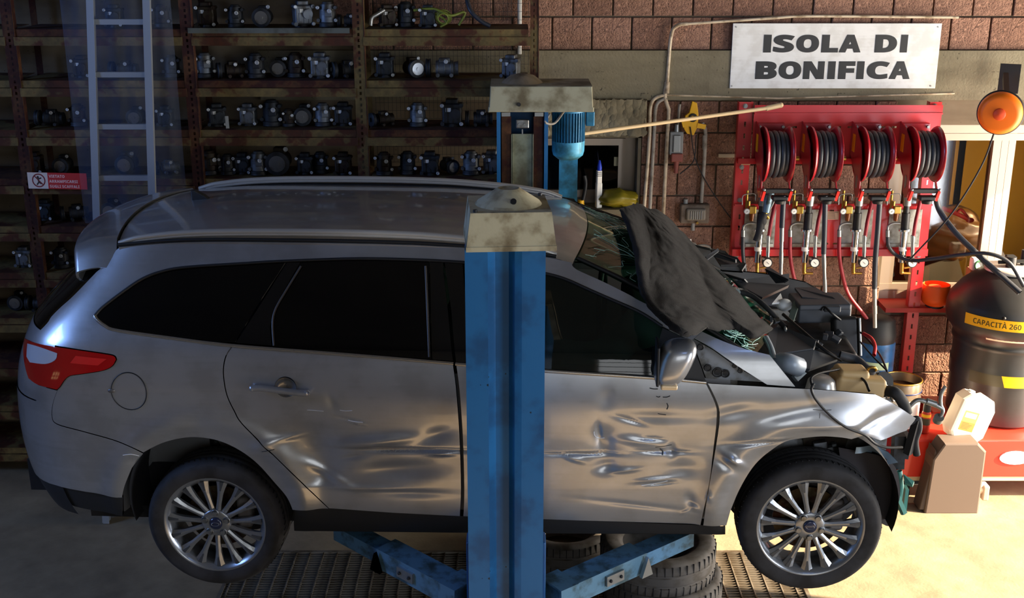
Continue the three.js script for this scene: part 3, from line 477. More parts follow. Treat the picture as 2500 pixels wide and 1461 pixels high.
// dents: [px, py, radius along, radius up, depth, tilt]
const DENTS = [
  // rear door: pushed-in middle, long sharp crease, folds towards the sill
  [775, 1110, .10, .13, -.026, .5], [790, 1160, .05, .05, -.014, .9], [915, 1078, .17, .026, .016, .12], [990, 1100, .22, .010, -.012, .02], [860, 1118, .05, .012, -.006, .2], [800, 1160, .10, .022, .014, -.5], [965, 1150, .17, .045, -.018, .1], [1075, 1107, .06, .012, .010, 0], [640, 1092, .05, .028, .011, .3], [1060, 1065, .07, .03, -.010, .3], [880, 1192, .2, .014, .007, 0], [1000, 1205, .14, .02, -.006, 0], [700, 1070, .08, .014, .006, .2], [850, 1025, .05, .008, -.004, -.2], [870, 1033, .04, .006, .004, -.2], [810, 985, .02, .04, -.004, .4],
  // front door
  [1462, 1060, .012, .05, -.007, .1], [1475, 1090, .05, .08, -.018, .15], [1560, 1078, .08, .020, .010, -.1], [1590, 1072, .05, .010, -.006, -.05], [1620, 1104, .09, .009, -.010, 0], [1420, 1110, .14, .008, -.008, .02], [1400, 1120, .05, .014, .006, -.3], [1480, 1140, .05, .03, -.012, .2], [1520, 1150, .06, .010, .006, .15], [1600, 1172, .07, .010, .007, .12], [1605, 1182, .06, .006, -.005, .12], [1640, 1100, .02, .03, -.010, 0], [1600, 1020, .16, .025, -.005, 0], [1665, 1145, .07, .04, -.010, 0], [1540, 1028, .06, .010, -.005, -.3], [1480, 975, .03, .04, -.005, 0], [1560, 1235, .2, .012, -.004, -.1],
  [1685, 1225, .02, .030, -.008, .3], [1695, 1240, .02, .012, .006, -.6], [1675, 1250, .022, .010, .005, .5], [1733, 1215, .012, .022, .006, .2],
  // front wing
  [1790, 1125, .045, .016, .012, -.55], [1775, 1140, .05, .02, -.008, -.55], [1860, 1083, .12, .010, -.010, .12], [1900, 1075, .05, .010, .007, .1], [1950, 1000, .22, .03, -.007, .1], [2130, 1035, .10, .025, -.012, .4], [1790, 1010, .09, .03, -.008, .3], [2010, 1045, .12, .016, .006, 0], [1900, 1020, .1, .02, -.004, .2],
  [480, 1030, .06, .03, -.008, 0], [400, 1045, .08, .02, .004, 0], [330, 1125, .05, .015, -.005, .1]]
  .map(([px, py, a, b, d, r]) => { const [x, h] = hit(px, py); return [x, h, a, b, d, Math.cos(r), Math.sin(r)]; });
function dent(x, h) { let s = 0; for (const [cx, ch, a, b, d, c, n] of DENTS) { const u = ((x - cx) * c + (h - ch) * n) / a, v = (-(x - cx) * n + (h - ch) * c) / b, e = u * u + v * v; if (e < 9) s += d * Math.exp(-e); } return s; }
const zDent = (x, h) => zSide(x, h) + dent(x, h);
// spline through pixels
function sp(pts, n = 4) { const c = new THREE.SplineCurve(pts.map(p => new V2(...p))), o = []; const m = (pts.length - 1) * n; for (let i = 0; i <= m; i++) { const p = c.getPoint(i / m); o.push([p.x, p.y]); } return o; }
function inset(P, d) {
  let A = 0; P.forEach(([x, y], i) => { const [a, b] = P[(i + 1) % P.length]; A += x * b - a * y; }); const s = A > 0 ? 1 : -1, n = P.length;
  return P.map(([x, y], i) => { const [ax, ay] = P[(i + n - 1) % n], [bx_, by] = P[(i + 1) % n]; let ux = x - ax, uy = y - ay, vx = bx_ - x, vy = by - y; const lu = Math.hypot(ux, uy) || 1, lv = Math.hypot(vx, vy) || 1; let nx = -(uy / lu + vy / lv), ny = ux / lu + vx / lv; const l = Math.hypot(nx, ny) || 1; return [x + s * d * nx / l, y + s * d * ny / l]; });
}
function dedupe(P, e = .0015) { return P.filter((p, i) => { const q = P[(i + P.length - 1) % P.length]; return Math.hypot(p[0] - q[0], p[1] - q[1]) > e; }); }
// outline in (x,h) -> panel lying on the surface z = f(x,h) + lift, with folded edges
function panelGeo(P, f, { max = .035, lift = 0, fold = .018, holes = [] } = {}) {
  const V = [...P, ...holes.flat()].map(p => new V2(...p)), tri = THREE.ShapeUtils.triangulateShape(P.map(p => new V2(...p)), holes.map(h => h.map(p => new V2(...p))));
  let T3 = tri.map(t => t.map(i => [V[i].x, V[i].y])); const out = [];
  while (T3.length) { const t = T3.pop(); let b = -1, L = max; for (let k = 0; k < 3; k++) { const l = Math.hypot(t[k][0] - t[(k + 1) % 3][0], t[k][1] - t[(k + 1) % 3][1]); if (l > L) { L = l; b = k; } } if (b < 0) { out.push(t); continue; } const p = t[b], q = t[(b + 1) % 3], r = t[(b + 2) % 3], m = [(p[0] + q[0]) / 2, (p[1] + q[1]) / 2]; T3.push([p, m, r], [m, q, r]); }
  const S = (x, h) => f(x, h), e = .004, pos = [], nor = [];
  const N = (x, h) => { const zx = (S(x + e, h) - S(x - e, h)) / (2 * e), zh = (S(x, h + e) - S(x, h - e)) / (2 * e); return new V3(-Math.max(-8, Math.min(8, zx)), -zh, 1).normalize(); };
  const put = (x, h, d, n0) => { const n = N(x, h), z = S(x, h); pos.push(x + n.x * d, h + n.y * d, z + n.z * d); const k = n0 || n; nor.push(k.x, k.y, k.z); };
  for (const t of out) { const A = (t[1][0] - t[0][0]) * (t[2][1] - t[0][1]) - (t[2][0] - t[0][0]) * (t[1][1] - t[0][1]); for (const k of A > 0 ? [0, 1, 2] : [0, 2, 1]) put(t[k][0], t[k][1], lift); }
  if (fold) for (const R of [P, ...holes]) R.forEach(([x, h], i) => { const [a, b] = R[(i + 1) % R.length], n = new V3(b - h, x - a, 0).normalize(); const Q = [[x, h, lift], [a, b, lift], [a, b, lift - fold], [x, h, lift], [a, b, lift - fold], [x, h, lift - fold]]; for (const [p, q, d] of Q) put(p, q, d, n); });
  const g = new THREE.BufferGeometry(); g.setAttribute('position', new THREE.Float32BufferAttribute(pos, 3)); g.setAttribute('normal', new THREE.Float32BufferAttribute(nor, 3)); return g;
}
function mirrorZ(g) { const m = g.clone(), P = m.attributes.position, N = m.attributes.normal; for (let i = 0; i < P.count; i++) { P.setZ(i, -P.getZ(i)); N.setZ(i, -N.getZ(i)); } for (let i = 0; i < P.count; i += 3) for (const A of [P, N]) { const a = [A.getX(i + 1), A.getY(i + 1), A.getZ(i + 1)]; A.setXYZ(i + 1, A.getX(i + 2), A.getY(i + 2), A.getZ(i + 2)); A.setXYZ(i + 2, ...a); } return m; }
const onSide = (pts) => dedupe(pts.map(p => hit(...p)));

const paint = std(0xb4b6b9, .31, .72, { clearcoat: 1, clearcoatRoughness: .07, map: rep(T.scuff, 1.1), bumpMap: rep(T.fine, 3), bumpScale: .00006 });
const tint = std(0x0b0c10, .03, 0, { transmission: .7, thickness: 0, ior: 1.5 });
const clearTint = std(0x3c4a44, .03, 0, { transmission: .92, thickness: 0 });
const greenGlass = std(0xa9d8c4, .04, 0, { transmission: 1, thickness: 0 });
function bothSides(name, g, m, label, near = true) { const a = part(name, g, m, car, label); part(name, mirrorZ(g.index ? g.toNonIndexed() : g), m, car, label); return a; }

// ---- outlines, in pixels of the photograph
const L_gap = [[235, 664], [180, 721], [150, 748], [126, 772], [114, 790], [80, 824]];
const L_lampTop = [[70, 824], [96, 838], [180, 852], [260, 864], [280, 869], [285, 878]], L_lampLow = [[285, 878], [275, 894], [252, 905], [205, 913], [172, 918], [158, 929], [148, 944], [140, 952]];
const L_seam = [[140, 952], [129, 985], [127, 1018], [140, 1036], [200, 1053], [275, 1074], [320, 1092], [350, 1106]];
const L_archR = [[350, 1106], [396, 1083], [443, 1071], [485, 1069], [536, 1078], [587, 1102], [629, 1134], [667, 1176], [699, 1214], [714, 1246]];
const L_doorR = [[803, 1243], [720, 1165], [650, 1095], [590, 1035], [572, 1005], [556, 972], [548, 940], [545, 902], [552, 868], [570, 842]];
const L_qBot = [[570, 842], [400, 821], [283, 804], [256, 793], [236, 779], [232, 771]], L_winTop = [[232, 771], [250, 751], [301, 712], [346, 682], [392, 664], [452, 653], [602, 643], [690, 638], [860, 632], [1000, 634], [1135, 641], [1240, 652], [1331, 668], [1381, 682], [1433, 705], [1492, 731], [1562, 762], [1617, 797], [1690, 832]];
const L_roofSeam = [[1396, 641], [1331, 627], [1240, 613], [1140, 603], [1000, 592], [850, 587], [700, 585], [560, 585], [450, 586], [370, 590], [320, 596], [287, 607], [268, 634], [235, 664]];
const sideFrame = onSide([...sp(L_gap), ...sp(L_lampTop.slice(1)), ...sp(L_lampLow), ...sp(L_seam), ...sp(L_archR), [740, 1248], ...sp(L_doorR), ...sp(L_qBot), ...sp(L_winTop), [1716, 808], ...sp([[1700, 806], [1640, 772], [1562, 734], [1536, 719], [1470, 686], [1407, 657], [1396, 641]]), ...sp(L_roofSeam)]);
bothSides('side_frame', panelGeo(inset(sideFrame, .0015), zDent, { max: .022 }), paint, 'silver quarter panel and roof side');
const belt = [[570, 842], [860, 866], [1107, 888]], belt2 = [[1112, 889], [1330, 906], [1600, 923], [1724, 934]];
const doorRear = onSide([...sp([...L_doorR].reverse()).reverse().reverse(), [960, 1254], ...sp([[1124, 1262], [1127, 1190], [1123, 1060], [1115, 950], [1107, 889]]), ...sp([...belt].reverse())]);
const HC0 = hit(697, 946), handleHole = Array.from({ length: 28 }, (_, k) => [HC0[0] + .047 * Math.cos(k * PI / 14), HC0[1] + .046 * Math.sin(k * PI / 14)]);
const rd = bothSides('rear_door', panelGeo(inset(doorRear, .003), zDent, { max: .013, holes: [handleHole] }), paint, 'dented silver rear door');
const doorFront = onSide([...sp([[1112, 890], [1120, 950], [1128, 1060], [1132, 1190], [1130, 1262]]), [1420, 1273], ...sp([[1711, 1284], [1733, 1180], [1745, 1084], [1752, 1018], [1747, 984], [1724, 935]]), ...sp([...belt2].reverse())]);
const fd = bothSides('front_door', panelGeo(inset(doorFront, .003), zDent, { max: .013 }), paint, 'creased silver front door');
const fender = onSide([...sp([[1727, 936], [1750, 984], [1756, 1018], [1748, 1084], [1724, 1225], [1716, 1284]]), [1774, 1284], ...sp([[1784, 1249], [1803, 1203], [1826, 1161], [1849, 1130], [1880, 1103], [1918, 1080], [1964, 1071], [2006, 1067], [2045, 1069], [2079, 1074]]), [2112, 1064], [2150, 1077], [2213, 1053], [2233, 1029], ...sp([[2237, 1021], [2179, 984], [2137, 963]]), ...sp([[2064, 956], [1987, 950], [1941, 948], [1800, 940], [1727, 936]])]);
const fe = bothSides('front_wing', panelGeo(inset(fender, .002), zDent, { max: .013, fold: .012 }), paint, 'buckled silver front wing');
const bumper = onSide([...sp([[140, 954], [129, 987], [127, 1019], [140, 1037], [200, 1054], [275, 1075], [320, 1093], [350, 1108]]), ...sp([[322, 1144], [305, 1186], [298, 1216]]), ...sp([[210, 1202], [150, 1190], [118, 1176], [90, 1150]]), ...sp([[88, 1060], [88, 980], [92, 940]])]);
const bu = bothSides('rear_bumper', panelGeo(inset(bumper, .001), zDent), paint, 'silver rear bumper corner');
bothSides('bumper_valance', panelGeo(onSide([[298, 1218], [210, 1204], [120, 1178], [130, 1215], [180, 1240], [297, 1264]]), (x, h) => zSide(x, h) - .012), mat.trim, 'black lower valance');
// strip from the windscreen base to the wing
bothSides('apron_rail', panelGeo(onSide([...sp([[1700, 806], [1765, 836], [1822, 856], [1880, 870]]), [1943, 948], [1874, 943], ...sp([[1800, 896], [1740, 852], [1690, 824]])]), (x, h) => zSide(x, h) - .015), paint, 'silver upper rail beside the windscreen base');
const ap = part('apron_plate', panelGeo(onSide([[1690, 834], [1745, 866], [1800, 906], [1868, 944], [1727, 935], [1716, 905]]), (x, h) => zSide(x, h) - .05, { fold: .004 }), std(0x7e8286, .55, .3, { map: rep(T.grime, 3) }), car, 'bare grey inner body plate');
for (const [px, py, r] of [[1713, 857, .012], [1731, 908, .014], [1755, 919, .02], [1774, 922, .016], [1797, 903, .008], [1811, 915, .009]]) { const [x, h] = hit(px, py); part('plate_hole', [tor(r, .003, x, h, zSide(x, h) - .045), cy(r * .7, r * .7, .004, x, h, zSide(x, h) - .046, PI / 2)], py === 919 || py === 922 ? mat.black : mat.trim, ap); }
// ---- sill, dark inner body, floor pan
bothSides('sill', panelGeo(onSide([[716, 1246], [803, 1246], [960, 1257], [1130, 1266], [1420, 1277], [1711, 1288], [1772, 1290], [1772, 1311], [1420, 1309], [1130, 1307], [716, 1302]]), (x, h) => zSide(x, h) - .02, { fold: .04 }), mat.trim, 'black plastic sill');
bothSides('inner_body', grid((u, v) => { const x = -2.25 + 3.2 * u, h = .22 + .72 * v; return [x, h, Math.max(.3, zSide(x, h) - (Math.abs(x + 1.34) < .42 ? .28 : .06))]; }, 60, 10), std(0x77797c, .6, .2), 'grey painted inner body side');
part('floor_pan', [bx(2.9, .06, 1.5, -.5, .2, 0), bx(1.1, .16, 1.2, -1.75, .3, 0), bx(.9, .3, 1.0, 1.25, .34, 0)], mat.blackMatt, car, 'dark underbody');
// ---- roof
const RF = [[-2.1, 1.40], [-1.9, 1.415], [-1.754, 1.432], [-1.45, 1.458], [-1.0, 1.463], [-.45, 1.458], [-.19, 1.445], [0, 1.43], [.27, 1.392], [.4, 1.36]];
const roofY = (x, z) => lerpTab(RF, x) + .045 * (1 - (z / .585) ** 2) - .25 * Math.max(0, Math.abs(z) - .56);
const gapX = z => -1.755 - .08 * (1 - (z / .58) ** 2), headX = z => .335 - .055 * (z / .55) ** 2;
const seamZ = .592;
const roof = part('roof', shell(grid((u, v) => { const z = -seamZ + 2 * seamZ * v, a = gapX(z) + .004, b = headX(z), x = a + (b - a) * u; return [x, roofY(x, z) - .012 * sst(.97, 1, u), z]; }, 70, 36), -.02), paint, car, 'scratched silver roof');
part('roof_lining', grid((u, v) => { const z = -.55 + 1.1 * v, x = -1.7 + 1.98 * u; return [x, roofY(x, z) - .05, z]; }, 20, 12), std(0x4a4a4c, .95), car);
for (const s of [1, -1]) {
  const pts = []; for (let k = 0; k <= 26; k++) { const x = -1.75 + 1.95 * k / 26, e = Math.sin(PI * Math.min(1, Math.max(0, k / 26))) ** .35; pts.push([x, roofY(x, .57) + .004 + .034 * e, s * .572]); }
  const r = part('roof_rail', [tube(pts, .013, 80, 8), tube(pts.map(([x, y, z]) => [x, y - .012, z]), .011, 80, 8)], std(0xc6c2b8, .32, .5), car, 'satin silver roof rail');
  part('rail_gasket', tube(pts.map(([x, , z]) => [x, roofY(x, .57) + .002, z + s * .016]), .008, 80, 6), mat.black, r);
}
part('roof_aerial', ext([[0, 0], [.085, 0], [.06, .02], [.012, .045], [0, .045]], .035, { bevel: .006 }).translate(-1.62, roofY(-1.6, -.1) - .004, -.1), mat.trim, car, 'black shark-fin aerial base');
// ---- spoiler and tailgate
const edgeX = z => -2.04 + .085 * Math.abs(z / .555) ** 2.4;
part('spoiler', shell(grid((u, v) => {
  const z = -.622 + 1.244 * v, a = Math.min(gapX(Math.min(.6, Math.abs(z))) - .006, -1.75), b = edgeX(z), side = Math.max(0, (Math.abs(z) - .53) / .09), y0 = roofY(a, Math.min(.56, Math.abs(z))) - .105 * side ** 1.4;
  const ye = 1.428 - .03 * (z / .55) ** 2 - .075 * side ** 1.3; if (u <= .8) { const t = u / .8; return [a + (b - a) * t, y0 + (ye - y0) * t + .012 * Math.sin(PI * t), z]; }
  const t = (u - .8) / .2; return [b + .012 * Math.sin(t * PI) * -1 + .06 * t * t, ye - .065 * t, z * (1 - .02 * t)];
}, 30, 40), -.012), paint, car, 'silver roof spoiler');
const rearGrid = (h0, h1, off, q0 = .955) => grid((u, v) => { const h = h0 + (h1 - h0) * v, q = -q0 + 2 * q0 * u, t = (1 - q * q) ** (1 / 6); return [X0 + (lerpTab(REAR, h) - X0) * t + off, h, secW(h) * q]; }, 60, 14);
part('tailgate', rearGrid(.78, 1.075, .004), paint, car, 'silver tailgate');
part('rear_window', rearGrid(1.08, 1.345, .006, .94), std(0x090a0c, .05, 0, { transmission: .5, thickness: 0 }), car, 'dark tinted rear window');
part('bumper_middle', rearGrid(.36, .775, 0), paint, car, 'silver rear bumper');
part('bumper_skirt', rearGrid(.2, .36, .01), mat.trim, car);
// ---- tail lamps
const lampOut = onSide([...sp([[60, 824], ...L_lampTop.slice(1)]), ...sp(L_lampLow), ...sp([[140, 952], [93, 940], [70, 924]])]);
const tl = bothSides('tail_lamp', panelGeo(inset(lampOut, .002), (x, h) => zSide(x, h) + .004), std(0xa80a10, .08, 0, { clearcoat: 1, clearcoatRoughness: .03 }), 'red tail lamp');
part('reversing_lens', panelGeo(onSide([...sp([[68, 838], [96, 846], [141, 862]]), ...sp([[141, 862], [136, 878], [112, 888], [74, 884]]), [66, 870]]), (x, h) => zSide(x, h) + .006, { fold: .004 }), std(0xc8ccd4, .08, .2, { clearcoat: 1 }), tl, 'clear reversing lens');
part('reflector', panelGeo(onSide([[186, 868], [262, 876], [240, 892], [172, 886]]), (x, h) => zSide(x, h) + .0055, { fold: .002 }), std(0xe02a28, .12, .1, { clearcoat: 1 }), tl);
// ---- side glazing
const glass = (name, px, m, lift, label) => bothSides(name, panelGeo(inset(onSide(px), .003), (x, h) => zSide(x, h) + lift, { fold: .006 }), m, label);
const topCut = (a, b) => sp(L_winTop).filter(p => p[0] >= a && p[0] <= b);
glass('quarter_window', [...topCut(230, 690), [698, 640], [640, 730], [600, 795], [574, 838], ...sp(L_qBot).slice(1)], tint, -.006, 'dark tinted quarter window');
glass('pillar_trim', [[700, 639], [735, 637], [700, 700], [672, 755], [660, 800], [664, 846], [574, 839], [600, 797], [642, 731]], mat.blackGloss, -.003, 'gloss black pillar trim');
glass('rear_door_window', [[735, 637], ...topCut(740, 1045), [1048, 640], [1054, 880], ...sp([[1048, 880], [860, 866], [664, 848]]), [660, 800], [672, 755], [700, 700]], tint, -.006, 'dark tinted rear door window');
glass('pillar_trim', [[1048, 638], [1080, 638], [1095, 760], [1107, 884], [1054, 880]], mat.blackGloss, -.003, 'gloss black door pillar');
glass('pillar_trim', [[1084, 639], [1130, 641], [1140, 760], [1150, 890], [1112, 887], [1100, 760]], mat.blackGloss, -.003, 'gloss black door pillar');
glass('front_door_window', [[1130, 642], ...topCut(1131, 1640), [1600, 850], [1598, 921], ...sp([[1598, 921], [1330, 904], [1152, 890]]), [1142, 760]], clearTint, -.006, 'front door window');
glass('mirror_triangle', [[1617, 800], [1690, 834], [1716, 905], [1724, 931], [1598, 921], [1602, 850]], mat.black, -.003, 'black mirror mounting triangle');
const path = (pts, lift, n = 6) => sp(pts, n).map(p => { const [x, h] = hit(...p); return [x, h, zSide(x, h) + lift]; });
for (const [nm, pts, r, m, lab] of [['belt_trim', [[232, 771], [238, 781], [256, 795], [283, 806], [400, 823], [570, 844], [860, 867], [1107, 888]], .008, std(0xc9c3b8, .22, .9), 'bright belt moulding'], ['belt_trim', [[1112, 889], [1330, 906], [1600, 923], [1724, 934]], .008, std(0xc9c3b8, .22, .9), 'bright belt moulding'], ['window_seal', L_winTop.slice(0, -1), .007, mat.black, 'black window seal'], ['window_divider', [[735, 650], [697, 712], [673, 755], [666, 790], [669, 844]], .005, std(0x4c4642, .4), null], ['window_divider', [[1039, 650], [1048, 872]], .005, std(0x4c4642, .4), null]]) {
  const P = path(pts, nm === 'window_seal' ? 0 : .002); part(nm, tube(P, r, P.length * 2, 6), m, car, lab); part(nm, tube(P.map(([x, y, z]) => [x, y, -z]), r, P.length * 2, 6), m, car, lab);
}
// ---- black rubber scuffs and bare scratches left on the panels
for (const [pts, r, m] of [[[[1586, 948], [1596, 950], [1606, 950]], .0022, 0], [[[1602, 968], [1608, 970], [1612, 968]], .002, 0], [[[1618, 970], [1628, 970], [1636, 967]], .002, 0], [[[1628, 985], [1631, 992], [1628, 1000]], .0024, 0], [[[1606, 1011], [1616, 1013], [1626, 1014]], .0016, 0], [[[1612, 1096], [1618, 1104], [1617, 1112]], .003, 0], [[[1600, 1092], [1640, 1088]], .0012, 0], [[[1985, 1002], [2010, 1003], [2030, 1002]], .0012, 0], [[[2002, 1010], [2001, 1022]], .001, 0], [[[830, 1002], [845, 1004], [860, 1003]], .0015, 1], [[[750, 1002], [770, 1003], [790, 1005]], .0013, 1], [[[850, 1027], [866, 1030], [886, 1032]], .002, 1], [[[1450, 1055], [1452, 1066], [1462, 1074], [1476, 1073]], .0018, 1], [[[1582, 1170], [1605, 1168], [1625, 1166]], .0018, 1], [[[1566, 1186], [1600, 1182], [1630, 1174]], .0018, 1], [[[300, 1112], [320, 1110], [340, 1114]], .0016, 1], [[[640, 1102], [670, 1098]], .0016, 0], [[[672, 1230], [700, 1165]], .0, 1]].filter(q => q[1] > 0)) {
  const P = sp(pts, 4).map(p => { const [x, h] = hit(...p); return [x, h, zDent(x, h) + .0006]; }); part('scuff_mark', tube(P, r, P.length * 2, 5), m ? std(0xe2e4e4, .4) : mat.black, car, m ? 'bare bright scratch' : 'black rubber scuff');
}
// ---- fuel flap, door handle
{
  const [x, h] = hit(315, 957), c = []; for (let k = 0; k <= 40; k++) { const a = k / 40 * 2 * PI, X = x + .078 * Math.cos(a), Y = h + .085 * Math.sin(a); c.push([X, Y, zSide(X, Y) + .0005]); }
  const f = part('fuel_flap', tube(c, .0025, 80, 5), mat.black, car, 'round fuel flap outline'); const [lx, lh] = hit(272, 955); part('flap_notch', sph(.014, lx, lh, zSide(lx, lh), 1.1, .7, .4), std(0x6d6a68, .4, .5), f);
  const P = path([[621, 943], [640, 942], [690, 948], [740, 954], [752, 954]], .03); const hd = part('door_handle', [tube(P, .0145, 24, 10), sph(.0145, ...P[0]), sph(.0145, ...P[P.length - 1])], paint, rd, 'silver door handle');
  const [cx, ch] = hit(697, 946); const bowl = lat([[.001, -.022], [.02, -.02], [.037, -.008], [.043, .002], [.045, .003]], 28); bowl.rotateX(PI / 2); bowl.scale(1.05, 1.02, 1); part('handle_recess', place(bowl, cx, ch, zSide(cx, ch) + .0005), std(0x7c7c7c, .35, .5, { clearcoat: 1 }), rd);
}
// ---- door mirror
{
  const c = carZ(1645, 885, .965), m = part('door_mirror', (() => { const g = new THREE.SphereGeometry(1, 28, 20), P = g.attributes.position; for (let i = 0; i < P.count; i++) { let [x, y, z] = [P.getX(i), P.getY(i), P.getZ(i)]; const sq = v => Math.sign(v) * Math.abs(v) ** .72; x = sq(x); y = sq(y); z = sq(z); x *= .074 * (1 + .12 * y); y *= .098; z *= .085; x += y * .32; P.setXYZ(i, c.x + x, c.y + y, c.z + z); } g.computeVertexNormals(); return g; })(), paint, car, 'silver door mirror');
  part('mirror_glass', (() => { const g = rb(.012, .17, .15, .005, c.x - .068, c.y, c.z - .005); return g; })(), mat.black, m, 'black mirror rim');
  part('indicator', rb(.07, .022, .1, .008, c.x - .02, c.y - .088, c.z + .02), std(0xe6c89a, .15, .1, { clearcoat: 1 }), m, 'amber indicator strip');
  part('mirror_foot', beam([c.x, c.y - .05, c.z - .05], [c.x + .02, c.y - .09, .82], .06, .04), mat.black, m);
}
// ---- windscreen, cracked
const wsF = (u, v) => { const z = (-1 + 2 * u), zt = .535, zb = .70, zz = z * (zt + (zb - zt) * v), xt = headX(zz) + .005, xb = 1.22 - .17 * z * z, yt = roofY(headX(zz), zz) - .02, yb = .985 - .0 * z * z; return [xt + (xb - xt) * v, yt + (yb - yt) * v + .035 * Math.sin(PI * v), zz]; };
const ws = part('windscreen', shell(grid(wsF, 30, 24), .005), greenGlass, car, 'shattered green-tinted windscreen');
{
  const W = (u, v) => { const p = wsF(u, v); return [p[0] + .003, p[1] + .005, p[2]]; }, cr = [];
  const crack = (u, v, du, dv, n, r) => { const p = [W(u, v)]; for (let k = 0; k < n; k++) { u += du + rr(-.02, .02); v += dv + rr(-.02, .02); if (u < .02 || u > .98 || v < .02 || v > .98) break; p.push(W(u, v)); } if (p.length > 2) cr.push(tube(p, r, p.length * 3, 4)); };
  for (let k = 0; k < 9; k++) { const a = rr(0, 2 * PI); crack(.74, .3, .05 * Math.cos(a), .045 * Math.sin(a), 10, .0014); }
  for (let k = 0; k < 16; k++) crack(rr(.55, .95), rr(.05, .4), rr(-.04, .04), rr(-.03, .03), 7, .001);
  for (let k = 0; k < 30; k++) crack(rr(.9, .97), rr(.78, .97), rr(-.03, .03), rr(-.03, .03), 6, .0015);
  for (let k = 0; k < 26; k++) crack(rr(.03, .3), rr(.02, .25), rr(-.03, .04), rr(-.01, .03), 6, .001);
  part('crack', cr, std(0xbff0e4, .2, 0), ws, 'pale green fracture lines').userData.kind = 'stuff';
  const P = []; for (let k = 0; k <= 20; k++) P.push(wsF(.985, k / 20)); part('windscreen_seal', [tube(P, .012, 40, 6), tube(P.map(([x, y, z]) => [x, y, -z]), .012, 40, 6)], mat.black, ws);
}
// ---- inside
part('dashboard', [rb(.45, .2, 1.3, .06, .75, .88, 0), rb(.3, .1, 1.25, .04, .95, .93, 0)], mat.blackMatt, car);
for (const z of [.36, -.36]) { const s = part('front_seat', [rb(.5, .16, .5, .06, .05, .5, z), rb(.16, .6, .48, .06, -.24, .8, z, 0, 0, .25), rb(.1, .16, .24, .04, -.36, 1.16, z, 0, 0, .2)], mat.blackMatt, car, 'dark front seat'); }
part('rear_seat', [rb(.5, .16, 1.2, .06, -.75, .52, 0), rb(.16, .6, 1.2, .06, -1.02, .82, 0, 0, 0, .3)], mat.blackMatt, car);
part('steering_wheel', tor(.18, .015, .42, .9, -.36, 0, PI / 2 - .1, .4), mat.black, car);
// airbag hanging behind the door glass
part('airbag', shell(grid((u, v) => [.22 + .55 * u, .90 + .09 * v + .16 * v * Math.exp(-(((u - .62) / .2) ** 2)), .60 - .03 * Math.sin(u * 7 + v * 3) - .1 * v], 24, 10), .01), std(0x7fa79c, .8), car, 'pale green cloth of a burst airbag');
